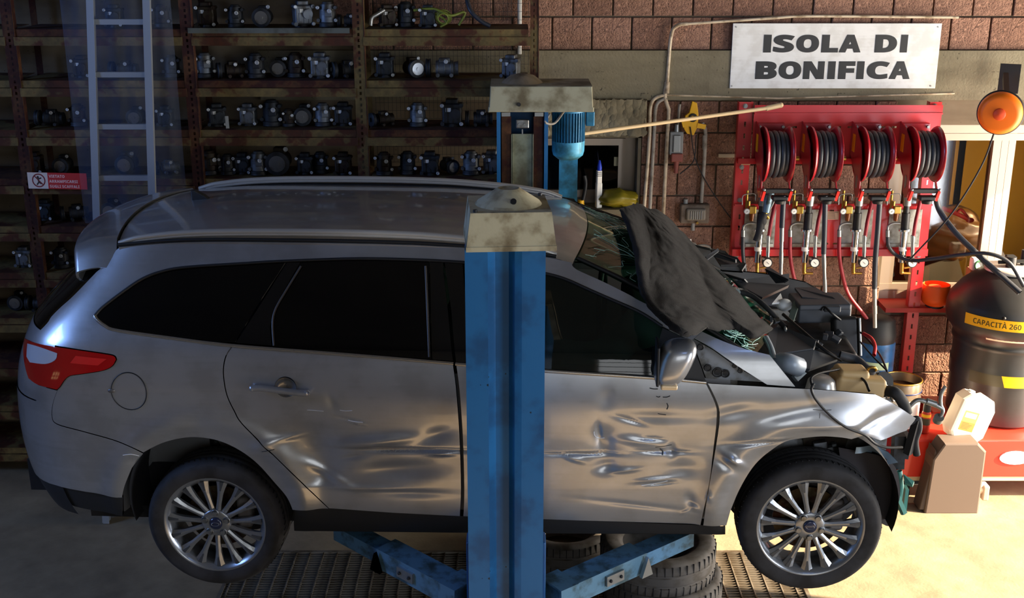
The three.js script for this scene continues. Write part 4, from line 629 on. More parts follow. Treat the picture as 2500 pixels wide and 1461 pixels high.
// ---- wheels
function wheel(x, y, z, turn) {
  const g = new THREE.Group(); g.name = 'wheel'; g.position.set(x, y, z); g.rotation.y = turn; g.userData.label = 'alloy wheel with black tyre'; car.add(g);
  const R = .313, r = .232, tr = []; const prof = [[r - .004, -.205], [r + .012, -.212], [.27, -.217], [R - .018, -.21], [R - .004, -.19], [R, -.165], [R, -.14], [R - .008, -.138], [R - .008, -.130], [R, -.128], [R + .001, -.108], [R - .008, -.106], [R - .008, -.097], [R + .001, -.095], [R, -.07], [R - .008, -.068], [R - .008, -.06], [R, -.058], [R - .004, -.025], [R - .018, -.006], [.275, .001], [r + .014, -.002], [r - .002, -.009]];
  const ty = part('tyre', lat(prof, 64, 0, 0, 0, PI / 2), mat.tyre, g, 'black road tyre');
  const si = []; for (let k = 0; k < 72; k++) { const a = k * 2 * PI / 72; for (const zz of [-.048, -.155]) { const b = bx(.004, .012, .026, 0, R - .0055, zz, 0, .25, 0); b.rotateZ(a + (zz < -.1 ? .04 : 0)); si.push(b); } } part('painted_sipe', si, mat.black, ty).userData.kind = 'stuff';  // flush black strips: the shade inside the tread slits put in as colour
  const alloy = std(0x94979a, .27, .75, { clearcoat: .4, clearcoatRoughness: .2 });
  const rim = part('rim', lat([[r, -.2], [r - .012, -.19], [r - .03, -.12], [r - .034, -.05], [r - .02, -.022], [r - .008, -.012], [r - .001, -.006], [r + .004, -.009]], 64, 0, 0, 0, PI / 2), alloy, g, 'machined rim barrel');
  const N = 15; for (let k = 0; k < N; k++) {
    const L0 = .058, L1 = r - .018, s = [], ring = (d, w, hz, zt) => [[-w, d, zt - hz], [-w * .25, d, zt], [w * .25, d, zt], [w, d, zt - hz], [w * .8, d, zt - .028], [-w * .8, d, zt - .028]];
    const st = [[L0, .0125, .005, -.03], [.10, .0105, .005, -.026], [.15, .0125, .006, -.022], [.185, .019, .008, -.019], [L1, .027, .010, -.017]], rings = st.map(a => ring(...a)), p = [];
    for (let q = 0; q < rings.length - 1; q++) for (let i = 0; i < 6; i++) { const j = (i + 1) % 6, A = rings[q][i], B = rings[q][j], C = rings[q + 1][j], D = rings[q + 1][i]; p.push(...A, ...B, ...C, ...A, ...C, ...D); }
    // groove that splits the outer end
    const gg = new THREE.BufferGeometry(); gg.setAttribute('position', new THREE.Float32BufferAttribute(p, 3)); gg.computeVertexNormals(); const sl = ext([[-.003, .17], [.003, .17], [.009, L1], [-.009, L1]], .004); sl.translate(0, 0, -.0205);
    const a = (k + .5) * 2 * PI / N; gg.rotateZ(a); const spk = part('spoke', gg, alloy, rim); sl.rotateZ(a); part('spoke_slot', sl, std(0x55585c, .4, .6), spk);
  }
  part('hub', [lat([[0, -.026], [.03, -.026], [.034, -.022], [.06, -.025], [.068, -.034], [.068, -.06]], 40, 0, 0, 0, PI / 2)], alloy, rim);
  for (let k = 0; k < 5; k++) { const a = PI / 2 * (turn ? 1 : 1) + k * 2 * PI / 5 - PI / 2 + (x > 0 ? -PI / 2 : PI / 10); part('wheel_nut', [cy(.0115, .0115, .02, .052 * Math.cos(a), .052 * Math.sin(a), -.022, PI / 2, 0, 0, 6), tor(.0145, .003, .052 * Math.cos(a), .052 * Math.sin(a), -.025)], mat.steel, rim); }
  const cap = part('centre_cap', lat([[0, -.014], [.022, -.015], [.029, -.02], [.029, -.03]], 32, 0, 0, 0, PI / 2), std(0x1a2340, .3, .2, { clearcoat: 1 }), rim, 'navy centre cap with oval emblem');
  const em = tor(.014, .0012, 0, 0, -.0138); em.scale(1.25, .6, 1); part('emblem', em, mat.zinc, cap);
  part('brake_disc', [cy(.15, .15, .02, 0, 0, -.115, PI / 2, 0, 0, 40), cy(.08, .08, .06, 0, 0, -.09, PI / 2, 0, 0, 24)], std(0x6a625a, .5, .7, { map: rep(T.rust, 3) }), g, 'rust-brown brake disc');
  part('caliper', rb(.07, .15, .07, .02, .12, .03, -.1), std(0x77706a, .6, .4), g);
  return g;
}
wheel(1.324, .268, .888, 0); wheel(-1.324, .209, .888, 0);
for (const [x, y] of [[1.324, .268], [-1.324, .209]]) wheel(x, y, -.888, PI);
for (const [x, h, hz] of [[-1.34, .32, 0], [1.324, .36, 1]]) for (const s of [1, -1]) {
  const a0 = hz ? .08 : -.25, liner = new THREE.CylinderGeometry(.375, .375, .42, 40, 1, true, 0, PI * 1.2); liner.rotateZ(PI / 2); liner.rotateY(PI / 2); liner.rotateZ(-PI * .1);
  part('wheel_arch_liner', [place(liner, x, h, s * .64), cy(.375, .375, .01, x, h, s * .44, PI / 2, 0, 0, 32)], mat.blackMatt, car, 'black wheel arch liner');
}
for (const x of [-1.324, 1.324]) part('suspension', [bx(.07, .08, 1.5, x, .22, 0), bar([x, .25, .62], [x - .1, .62, .55], .035), bar([x, .25, -.62], [x - .1, .62, -.55], .035), beam([x, .2, .66], [x - .35, .24, .5], .05, .04), beam([x, .2, -.66], [x - .35, .24, -.5], .05, .04)], mat.castB, car);
// ================================================================ SIGN
{
  const z = WZ + .035, A = onZ(1790, 57, z), B = onZ(2300, 58, z), C = onZ(1779, 216, z), w = onZ(2300, 58, z).x - A.x, h = A.y - C.y;
  const t = thing('wall_sign', 'large white sign lettered ISOLA DI BONIFICA on the concrete beam', 'sign', [A.x, C.y, z]);
  part('plate', rb(w, h, .006, .002, w / 2, h / 2, -.003), std(0xe4e6e6, .35, 0, { map: rep(T.scuff, 2) }), t, 'white sheet metal plate');
  const font = await new FontLoader().loadAsync('fonts/droid/droid_sans_bold.typeface.json'), ink = std(0x23262a, .6);
  const glyphs = [['I', 330, 385, 0], ['S', 398, 550, 0], ['O', 563, 725, 0], ['L', 743, 863, 0], ['A', 868, 1025, 0], ['D', 1123, 1280, 0], ['I', 1305, 1355, 0], ['B', 272, 425, 1], ['O', 437, 598, 1], ['N', 612, 762, 1], ['I', 787, 840, 1], ['F', 862, 980, 1], ['I', 993, 1045, 1], ['C', 1065, 1225, 1], ['A', 1225, 1375, 1]];
  for (const [ch, u0, u1, row] of glyphs) {
    const yt = (row ? 438 : 248) / 2.923, yb = (row ? 565 : 375) / 2.923, p0 = onZ(1750 + u0 / 2.923, yb, z), p1 = onZ(1750 + u1 / 2.923, yb, z), top = onZ(2000, yt, z).y, a = p0.x - A.x, y = p0.y - C.y, wd = p1.x - p0.x, hh = top - p0.y;
    let g; if (ch === 'I') g = bx(wd, hh, .0015, wd / 2, hh / 2, .0008); else { g = new TextGeometry(ch, { font, size: .1, depth: .0012, curveSegments: 6, bevelEnabled: true, bevelSize: .0055, bevelThickness: .0003, bevelSegments: 1 }); g.computeBoundingBox(); const bb = g.boundingBox; g.translate(-bb.min.x, -bb.min.y, 0); g.scale(wd / (bb.max.x - bb.min.x), hh / (bb.max.y - bb.min.y), 1); }
    g.translate(a, y, .0003); part('letter', g, ink, t, 'dark grey letter ' + ch);
  }
  for (const [px, py] of [[1797, 66], [2290, 66], [1786, 210], [2272, 210]]) { const p = onZ(px, py, z); part('screw', cy(.005, .005, .003, p.x - A.x, p.y - C.y, .001, PI / 2), mat.zinc, t); }
}
// ================================================================ CONDUITS AND FITTINGS ON THE WALL
const wz = WZ + .03, w3 = (px, py, d = 0) => onZ(px, py, wz + d);
solo('conduit', 'thin grey conduit climbing the wall and bending along above the sign', 'conduit', [tube([w3(1618, 545), w3(1630, 320), w3(1633, 265)], .0125, 40), tube([w3(1633, 268), w3(1624, 240), w3(1624, 222), w3(1628, 205)], .0125, 24), tube([w3(1628, 205), w3(1636, 105), w3(1638, 90), w3(1644, 70), w3(1660, 60), w3(1680, 58)], .0115, 40), bar(w3(1680, 58), w3(1900, 43), .009, 8), tube([w3(1900, 43), w3(1940, 40), w3(2340, 42)], .009, 20), bar(w3(1629, 200), w3(1627, 228), .017, 12)], mat.conduit);
solo('conduit', 'outer of two parallel grey conduits rising beside the small window', 'conduit', [tube([w3(1572, 515), w3(1586, 330), w3(1588, 262), w3(1594, 245), w3(1606, 236), w3(1626, 232)], .0115, 50), bar(w3(1626, 232), w3(1900, 240), .006, 8), bar(w3(1900, 240), w3(2330, 228), .006, 8)], mat.conduit);
solo('conduit', 'inner of two parallel grey conduits rising beside the small window', 'conduit', [tube([w3(1586, 520), w3(1597, 330), w3(1600, 272), w3(1604, 254), w3(1614, 245), w3(1628, 240)], .0115, 50)], mat.conduitGrey);
solo('conduit', 'short white pipe on the wall behind the end of the rack', 'conduit', [bar(w3(1269, -60), w3(1268, 132), .014, 12)], mat.white);
solo('long_pole', 'long pale tan pole slanting from the lift motor to the hose reel frame', 'pole', [bar(onZ(1420, 327, -6.98), onZ(1875, 264, -7.3), .0115, 12), sph(.017, ...onZ(1906, 257, -7.32).toArray()), bar(onZ(1870, 265, -7.3), onZ(1906, 257, -7.32), .016, 12)], std(0xd9bf94, .5));
{ // interlocked socket
  const p = w3(1650, 372), t = thing('wall_socket', 'grey industrial socket with red plug on the block wall', 'socket', [p.x, p.y, WZ]);
  part('backbox', rb(.085, .15, .05, .006, 0, .06, .025), mat.greyPlastic, t); part('neck', cy(.014, .018, .05, 0, .155, .03), mat.zinc, t); part('feed_pipe', bar([.005, .17, .03], [.012, .31, .03], .009), mat.conduitGrey, t);
  part('front_plate', rb(.045, .11, .02, .004, 0, .06, .055), mat.zinc, t); part('plug', [rb(.075, .055, .06, .008, .005, -.03, .035), cy(.018, .014, .09, .005, -.09, .035)], std(0x8a4a40, .6), t, 'faded red plug');
}
{ // yellow trolley
  const p = w3(1690, 290), t = thing('cable_trolley', 'yellow pulley hook hanging on the block wall', 'pulley', [p.x, p.y, WZ]);
  part('side_plate', ext([[-.03, -.09], [.01, -.1], [.03, -.05], [.035, .02], [.02, .1], [-.005, .11], [-.02, .04], [-.045, .02], [-.05, -.06]], .02, { bevel: .003 }).translate(0, 0, .03), mat.yellow, t, 'yellow steel side plate'); part('wheel', tor(.02, .008, 0, .01, .055), mat.trim, t); part('arm', [beam([.03, -.04, .045], [.085, -.05, .045], .02, .03), beam([-.045, -.05, .045], [-.06, 0, .045], .02, .03)], mat.yellow, t);
}
solo('power_cable', 'thin dark cable looping from the yellow pulley down to the hose reel frame', 'cable', [tube([w3(1685, 310, .03), w3(1700, 395, .02), w3(1760, 500, .03), w3(1815, 565, .08), w3(1848, 582, .12), w3(1868, 560, .14)], .004, 60, 6), tube([w3(1700, 330, .03), w3(1692, 395, .02), w3(1660, 425, .03)], .004, 30, 6)], mat.rubber);
solo('conduit', 'short grey conduit dropping to the bulkhead lamp box', 'conduit', [tube([w3(1714, 300), w3(1721, 315), w3(1721, 360), w3(1712, 495)], .0125, 40), bar(w3(1721, 330), w3(1720, 365), .016)], mat.conduitGrey);
{
  const p = w3(1692, 548), t = thing('bulkhead_lamp', 'dusty caged bulkhead lamp box on the block wall', 'lamp', [p.x, p.y, WZ]);
  part('housing', rb(.19, .13, .06, .012, .005, .075, .03), std(0x6e6257, .8, 0, { map: rep(T.grime, 3) }), t); part('lens', rb(.13, .08, .03, .014, .01, .075, .065), std(0x8d867a, .5, 0, { transmission: .3, thickness: 0 }), t);
  for (let k = 0; k < 6; k++) part('guard_bar', bar([-.025 + .014 * k, .045, .082], [-.025 + .014 * k, .1, .082], .003, 6), mat.zinc, t); part('knob', cy(.008, .008, .02, .02, .02, .07, PI / 2), mat.brass, t);
  part('gland', [cy(.014, .014, .03, -.055, .155, .03), cy(.012, .014, .05, .0, -.015, .03)], mat.greyPlastic, t);
}
{
  const p = w3(1686, 612), t = thing('junction_box', 'small pale junction box with a curved conduit below the bulkhead lamp', 'junction box', [p.x, p.y, WZ]);
  part('box', rb(.09, .1, .06, .006, -.01, 0, .03), mat.white, t); const q = p; part('conduit_bend', tube([[.035, .03, .03], [.09, .035, .03], [.125, .02, .03], [.135, -.03, .03], [.135, -.2, .03]], .009, 30), mat.conduitGrey, t); part('gland', cy(.012, .012, .03, -.01, .065, .03), mat.white, t);
}
solo('name_tag', 'small beige strip fixed to the wall beside the red frame', 'tag', rb(.105, .025, .008, .003, w3(1775, 382).x, w3(1775, 382).y, WZ + .008), std(0xb5a48c, .7));
// ================================================================ THINGS ON THE SMALL WINDOW LEDGE
{
  const ly = W1.y0 + .011, z = WZ - .03, at = px => onZ(px, 470, z).x;
  const b = thing('sealant_bottle', 'slim white bottle with blue cap standing on the small window ledge', 'bottle', [at(1461), ly, z + .02]); b.rotation.y = .3;
  part('body', [rb(.04, .17, .035, .008, 0, .085, 0), rb(.034, .1, .03, .006, 0, .2, 0)], mat.white, b); part('cap', lat([[.015, 0], [.016, .02], [.012, .04], [.006, .065], [0, .068]], 16, .002, .25, 0), std(0x1638c8, .4), b, 'blue cap'); part('grip', [0, 1, 2].map(k => bx(.036, .004, .032, 0, .215 + .012 * k, 0)), mat.trim, b);
  solo('yellow_bag', 'crumpled olive and yellow plastic bag on the small window ledge', 'bag', (() => { const g = new THREE.SphereGeometry(1, 30, 20), P = g.attributes.position; for (let i = 0; i < P.count; i++) { const x = P.getX(i), y = P.getY(i), q = P.getZ(i), n = 1 + .6 * (fbm(x * 3.4 + 5, y * 2.4 + q * 2 + 7, 64, 4) - .5); P.setXYZ(i, at(1512) + x * .14 * n, ly + .052 + y * .056 * n + .015 * (1 - x * x), z + .015 + q * .085 * n); } g.computeVertexNormals(); return g; })(), std(0x7f7318, .4, 0));
  const f = thing('spray_gun', 'black and yellow tool leaning in the small window corner', 'tool', [at(1424), ly, z]); part('handle', tube([[-.02, .0, .01], [0, .06, .01], [.015, .16, 0], [.005, .21, 0]], .013, 20), mat.trim, f); part('tip', cy(.02, .024, .05, -.015, .026, .015), mat.yellow, f, 'yellow foot');
  solo('red_rag', 'small red rag on the ledge behind the lift column', 'rag', (() => { const g = new THREE.SphereGeometry(.035, 16, 10); g.scale(1.1, .6, .8); g.translate(at(1345), ly + .022, z); return g; })(), std(0xd8301c, .8));
}
// ================================================================ HOSE REEL FRAME
const BZ = -7.42;
{
  const t = thing('reel_frame', 'red perforated steel frame carrying four hose reels under the sign', 'hose reel frame', [0, 0, 0]);
  const X = px => onZ(px, 400, BZ).x, xl = 1.43, xr = 2.70;
  const slots = (w, y0, n, d) => Array.from({ length: n }, (_, k) => rect(0, y0 + k * d, .012, .034));
  for (const [x, w] of [[xl + .042, .086], [xr - .036, .075]]) {
    const hs = []; for (let y = .9; y < 2.6; y += .075) if (Math.abs(y - 1.75) > .1 && Math.abs(y - 2.05) > .06) hs.push(rect(0, y, .012, .032));
    const uh = 2.69 - FY, uy = (2.69 + FY) / 2, g = ext(rect(0, uy, w, uh), .004, { holes: hs }); part('upright', [place(g, x, 0, BZ - .02), bx(.004, uh, .05, x - w / 2, uy, BZ - .045), bx(.004, uh, .05, x + w / 2, uy, BZ - .045), bx(w + .1, .012, .2, x, FY + .006, BZ - .05)], mat.red, t, 'slotted red channel upright');
    for (const y of [2.665, 2.275, 2.06, 1.69]) part('bolt', [cy(.011, .011, .012, x - .005, y, BZ - .01, PI / 2, 0, 0, 6), cy(.015, .015, .004, x - .005, y, BZ - .014, PI / 2)], mat.zinc, t);
  }
  const hole = (y, xs) => xs.map(x => rect(x, y, .03, .012)); const many = Array.from({ length: 17 }, (_, k) => xl + .07 + k * .07).filter(x => x < xr - .05);
  const up = ext([[xl + .09, 2.31], [xr, 2.31], [xr, 2.62], [xl + .09, 2.62]], .004, { holes: hole(2.535, many.filter(x => x > xl + .13)) });
  part('upper_plate', [place(up, 0, 0, BZ), bx(xr - xl, .004, .05, (xl + xr) / 2, 2.31, BZ + .02), bx(xr - xl - .09, .05, .004, (xl + xr) / 2 + .045, 2.65, BZ + .012), bx(xr - xl - .09, .01, .03, (xl + xr) / 2 + .045, 2.622, BZ + .01), bx(xr - xl, .035, .004, (xl + xr) / 2, 2.325, BZ + .045)], mat.red, t, 'red back plate above');
  const lo = ext([[xl + .09, 1.70], [xr, 1.70], [xr, 2.04], [xl + .09, 2.04]], .004, { holes: [...hole(1.995, [xl + .13, 2.06, xr - .1]), ...hole(1.775, [xl + .13, 1.75, 2.04, 2.1, xr - .1])] });
  part('lower_plate', [place(lo, 0, 0, BZ), bx(xr - xl, .045, .03, (xl + xr) / 2, 1.72, BZ + .014), bx(xr - xl, .012, .02, (xl + xr) / 2, 2.035, BZ + .01)], mat.red, t, 'red back plate below');
  const c = canvasTex(128, 96, (g, W, H) => { g.fillStyle = '#d9b79a'; g.fillRect(0, 0, W, H); g.fillStyle = '#6a4a3c'; for (let k = 0; k < 6; k++) g.fillRect(8, 10 + k * 14, 112 - (k * 37 % 40), 5); });
  const q = onZ(2033, 526, BZ), pl = new THREE.PlaneGeometry(.075, .055); pl.translate(q.x, q.y, BZ + .006); part('instruction_label', pl, std(0xffffff, .7, 0, { map: c }), t, 'cream instruction label', true);
  part('label_tag', rb(.06, .028, .006, .003, onZ(1821, 398, BZ).x, onZ(1821, 398, BZ).y, BZ - .005), std(0xc9b08c, .6), t);
}
// ---- four hose reels
const reelX = [1.628, 1.918, 2.233, 2.538];
function hoseReel(i, label) {
  const cx = reelX[i], t = thing('hose_reel', label, 'hose reel', [cx, 2.40, BZ + .205], 0, undefined);
  const back = -.2; // plate against the frame
  part('mount_plate', [rb(.17, .2, .006, .002, 0, .055, back + .006), rb(.17, .05, .03, .004, 0, .14, back + .02)], mat.redDark, t);
  for (const s of [-1, 1]) { part('bolt', [cy(.01, .01, .012, s * .072, .143, back + .04, PI / 2, 0, 0, 6)], mat.zinc, t); }
  // teardrop arm on the left
  const arm = ext([[-.2, .17], [-.1, .15], [.02, .07], [.06, -.02], [.07, -.2], [.05, -.26], [.01, -.27], [-.03, -.24], [-.06, -.12], [-.2, -.02]].map(([z, y]) => [z, y]), .008, { bevel: .002 }); arm.rotateY(-PI / 2);
  const la = part('side_arm', place(arm, -.085, 0, 0), mat.redDark, t, 'dark red side arm'); part('maker_badge', (() => { const g = cy(.028, .028, .003, 0, 0, 0, 0, 0, PI / 2); g.scale(1, 1.5, .6); g.translate(-.095, -.17, .01); return g; })(), mat.zinc, la); part('warning_label', (() => { const g = bx(.002, .11, .05, -.0945, .05, -.12); return g; })(), mat.yellow, la, 'yellow warning label');
  for (const s of [-1, 1]) part('flange', [lat([[.03, 0], [.15, .0], [.168, .008], [.174, .02], [.17, .024], [.164, .012], [.148, .005], [.03, .005]], 44, s * .062, 0, 0, 0, 0, s < 0 ? PI / 2 : -PI / 2)], mat.redDark, t, 'dark red reel flange');
  part('hub', cy(.075, .075, .12, 0, 0, 0, 0, 0, PI / 2, 28), mat.redDark, t);
  const wind = [[-.043, .128], [-.012, .131], [.02, .128], [.047, .122], [-.028, .105], [.005, .105], [.035, .1]];
  wind.forEach(([x, R], k) => part('hose_turn', tor(R, .0168, x, 0, 0, 0, PI / 2, .03 * (k % 2 ? 1 : -1), 10, 44), mat.hose, t));
  part('swivel', [cy(.012, .012, .07, .115, -.03, -.02, 0, 0, PI / 2), cy(.018, .018, .025, .1, -.03, -.02, 0, 0, PI / 2, 6), cy(.016, .016, .02, .14, -.03, -.02, 0, 0, PI / 2, 6)], mat.brass, t, 'brass swivel fitting');
  // right strut and hose guide
  part('strut', [beam([.07, -.03, -.02], [.095, -.235, .05], .022, .006, new V3(1, 0, 0)), beam([-.07, -.2, .02], [-.075, -.235, .05], .022, .006, new V3(1, 0, 0))], mat.redDark, t);
  const gd = part('hose_guide', [rb(.16, .028, .03, .006, .01, -.215, .07), cy(.012, .012, .15, .01, -.225, .045, 0, 0, PI / 2), rb(.1, .03, .06, .01, .03, -.262, .06), cy(.034, .03, .02, .03, -.285, .07)], mat.black, t, 'black roller hose guide');
  for (const s of [-1, 1]) part('guide_clip', beam([.01 + s * .083, -.215, .085], [.01 + s * .083 - .012, -.275, .075], .022, .016, new V3(1, 0, 0)), std(0xe8281c, .4), gd, 'bright red clip');
  part('guide_bolt', [-1, 1].map(s => sph(.009, .01 + s * .085, -.205, .09)), mat.zinc, gd);
  return t;
}
const reelWords = ['red hose reel nearest the block wall end of the frame, grease gun hung below it', 'red hose reel between the instruction label and the grease gun reel', 'red hose reel between the label and the end reel', 'red hose reel at the window end of the frame, hose swinging to the tank'];
reelWords.forEach((l, i) => hoseReel(i, l));
// ---- hoses leaving the reels
const hz = BZ + .275, hx = (px, py, z = hz) => onZ(px, py, z);
function dropHose(label, pts, r, m, fit) { const t = thing('delivery_hose', label, 'hose', [0, 0, 0]); part('hose', tube(pts, r, pts.length * 10, 10), m, t); if (fit) part('fitting', fit, mat.zinc, t, 'bright hose fitting'); return t; }
const fitting = (a, b, r) => [bar(a, b, r, 12), bar(a, vv(a).clone().lerp(vv(b), .25), r * 1.25, 6), bar(vv(a).clone().lerp(vv(b), .45), vv(a).clone().lerp(vv(b), .65), r * 1.2, 6)];
dropHose('short black hose from the first reel ending in a brass coupling', [hx(1913, 478), hx(1911, 520), hx(1909, 556)], .0165, mat.hose, fitting(hx(1909, 556), hx(1906, 690), .012));
dropHose('black hose from the second reel ending in a pale coupling', [hx(2015, 478), hx(2013, 560), hx(2011, 620)], .0165, mat.hose, fitting(hx(2011, 618), hx(2016, 760), .012));
dropHose('long black hose from the third reel ending in a bright lance', [hx(2149, 480), hx(2143, 560), hx(2137, 640), hx(2135, 705)], .017, mat.hose, fitting(hx(2135, 703), hx(2136, 800), .013));
dropHose('thick black hose swinging from the end reel across to the black tank', [hx(2285, 478), hx(2292, 510), hx(2330, 565, -7.05), hx(2385, 620, -6.95), hx(2440, 670, -6.85), hx(2490, 715, -6.75)], .018, mat.hose);
// ---- four measuring stations below the reels
function station(px, label, bent) {
  const t = thing('oil_station', label, 'pump station', [0, 0, 0]), P = (dx, py, z = BZ + .07) => onZ(px + dx, py, z);
  const a = P(-28, 515, BZ + .01), b = P(42, 600, BZ + .01); part('back_plate', [rb(b.x - a.x, a.y - b.y + .02, .012, .003, (a.x + b.x) / 2, (a.y + b.y) / 2, BZ + .012), rb((b.x - a.x) * .9, .02, .03, .003, (a.x + b.x) / 2, b.y + .01, BZ + .024)], std(0xb9bbb4, .6, 0, { map: rep(T.grime, 3) }), t, 'grey-white back plate');
  const c0 = P(8, 565), c1 = P(2, 640); part('cylinder', [bar(c1, c0, .024, 20), bar(P(8, 559), P(8, 563), .038, 20)], mat.chrome, t, 'chrome cylinder'); const l0 = P(4, 602), l1 = P(4, 612); part('band_label', bar(l1, l0, .0248, 20), mat.white, t);
  part('pump_head', [bar(P(9, 560), P(12, 520), .026, 18), bar(P(12, 520), P(14, 500), .019, 16)], mat.black, t); part('pump_collar', bar(P(14, 502), P(16, 478), .026, 18, .028), mat.zinc, t);
  const r = P(-12, 512); part('regulator', [rb(.045, .05, .04, .006, r.x + .004, r.y, r.z), cy(.01, .01, .03, r.x - .02, r.y + .04, r.z), cy(.008, .008, .12, r.x - .03, r.y + .06, r.z - .02)], mat.brass, t, 'brass regulator'); part('filter_bowl', cy(.018, .014, .05, r.x + .003, r.y - .048, r.z), std(0x8a4a1c, .15, 0, { transmission: .4, thickness: 0 }), t, 'amber filter bowl');
  part('handle_wire', tube([[r.x + .02, r.y + .06, r.z], [r.x + .015, r.y + .1, r.z], [r.x - .035, r.y + .1, r.z], [r.x - .06, r.y + .09, r.z], [r.x - .062, r.y + .03, r.z]], .0035, 24, 6), mat.zinc, t);
  const g = P(-24, 516, BZ + .1); const sg = part('small_gauge', cy(.019, .019, .02, g.x, g.y, g.z, PI / 2), mat.zinc, t); part('dial', cy(.0155, .0155, .002, g.x, g.y, g.z + .0105, PI / 2), mat.white, sg); part('needle', bx(.012, .002, .002, g.x, g.y, g.z + .012, 0, 0, .7), mat.black, sg);
  const e = [P(-2, 546), P(-20, 546), P(-31, 552), P(-33, 566)]; part('elbow', tube(e, .0075, 16), mat.zinc, t); part('hose_ferrule', bar(P(-33, 562), P(-33, 578), .0135, 12), mat.zinc, t);
  part('line_fitting', fitting(P(29, 575), P(27, 640), .0115), mat.zinc, t);
  part('feed_hose', tube([P(30, 578), P(36, 540, BZ + .06), P(44, 505, BZ + .04), P(50, 480, BZ + .03)], .0125, 24), mat.redHose, t);
  const v = P(3, 650); part('valve', [bar(P(2, 640), P(1, 668), .012, 10), bar(P(1, 667), P(22, 668), .008, 10), sph(.013, v.x, v.y - .045, v.z), bar(P(8, 655), P(26, 652), .006)], mat.brass, t, 'brass drain valve');
  const q = P(26, 641, BZ + .12); const bg = part('pressure_gauge', [cy(.032, .032, .03, q.x, q.y, q.z, PI / 2, 0, 0, 28)], mat.black, t, 'round black-rimmed pressure gauge'); part('dial', cy(.0255, .0255, .002, q.x, q.y, q.z + .0155, PI / 2, 0, 0, 24), mat.white, bg); part('needle', bx(.022, .0025, .002, q.x, q.y + .001, q.z + .0175, 0, 0, -.7), mat.black, bg);
  const hsP = bent ? [P(-33, 576), P(-31, 600), P(-14, 622), P(20, 636, BZ + .15), P(80, 632, -7.15), P(150, 622, -7.0), P(215, 620, -6.9), P(262, 640, -6.85), P(300, 700, -6.8)] : [P(-33, 576), P(-33, 620), P(-26, 668), P(-10, 720), P(40, 790, BZ + .12), P(45, 830, BZ + .12)];
  part('suction_hose', tube(bent ? hsP : hsP.slice(0, px === 1847 ? 4 : px > 2050 ? 6 : 4), .0125, 40), bent ? mat.hose : px === 1847 ? mat.hose : mat.redHose, t, bent ? 'black hose running to the tank' : 'hanging hose');
}
station(1847, 'chrome oil measuring station under the first hose reel, partly hidden by a grease gun'); station(1962, 'chrome oil measuring station beside the instruction label'); station(2082, 'chrome oil measuring station with a red hose slanting to the blue drum'); station(2200, 'chrome oil measuring station at the window end with a hose to the tank', true);
{ // grease gun hung on the first station
  const t = thing('grease_gun', 'worn blue-grey grease gun with black hose hung below the first reel', 'grease gun', [0, 0, 0]), P = (px, py, z = BZ + .17) => onZ(px, py, z);
  part('body', [bar(P(1870, 518), P(1878, 476), .024, 18, .028), sph(.03, ...P(1880, 474).toArray(), .9, 1.1, .9)], std(0x6f8798, .4, .6, { map: rep(T.grime, 5) }), t); part('trigger', tube([P(1880, 512), P(1886, 500), P(1890, 492), P(1898, 490)], .005, 16), mat.zinc, t); part('nozzle', [sph(.016, ...P(1868, 522).toArray()), bar(P(1868, 522), P(1876, 534), .01)], mat.brass, t);
  part('hose', tube([P(1868, 520), P(1858, 545), P(1852, 572), P(1846, 588)], .022, 30, 12), mat.rubber, t, 'black rubber sleeve'); part('cuff', sph(.028, ...P(1862, 540).toArray(), .9, 1.2, .8), mat.rubber, t);
}
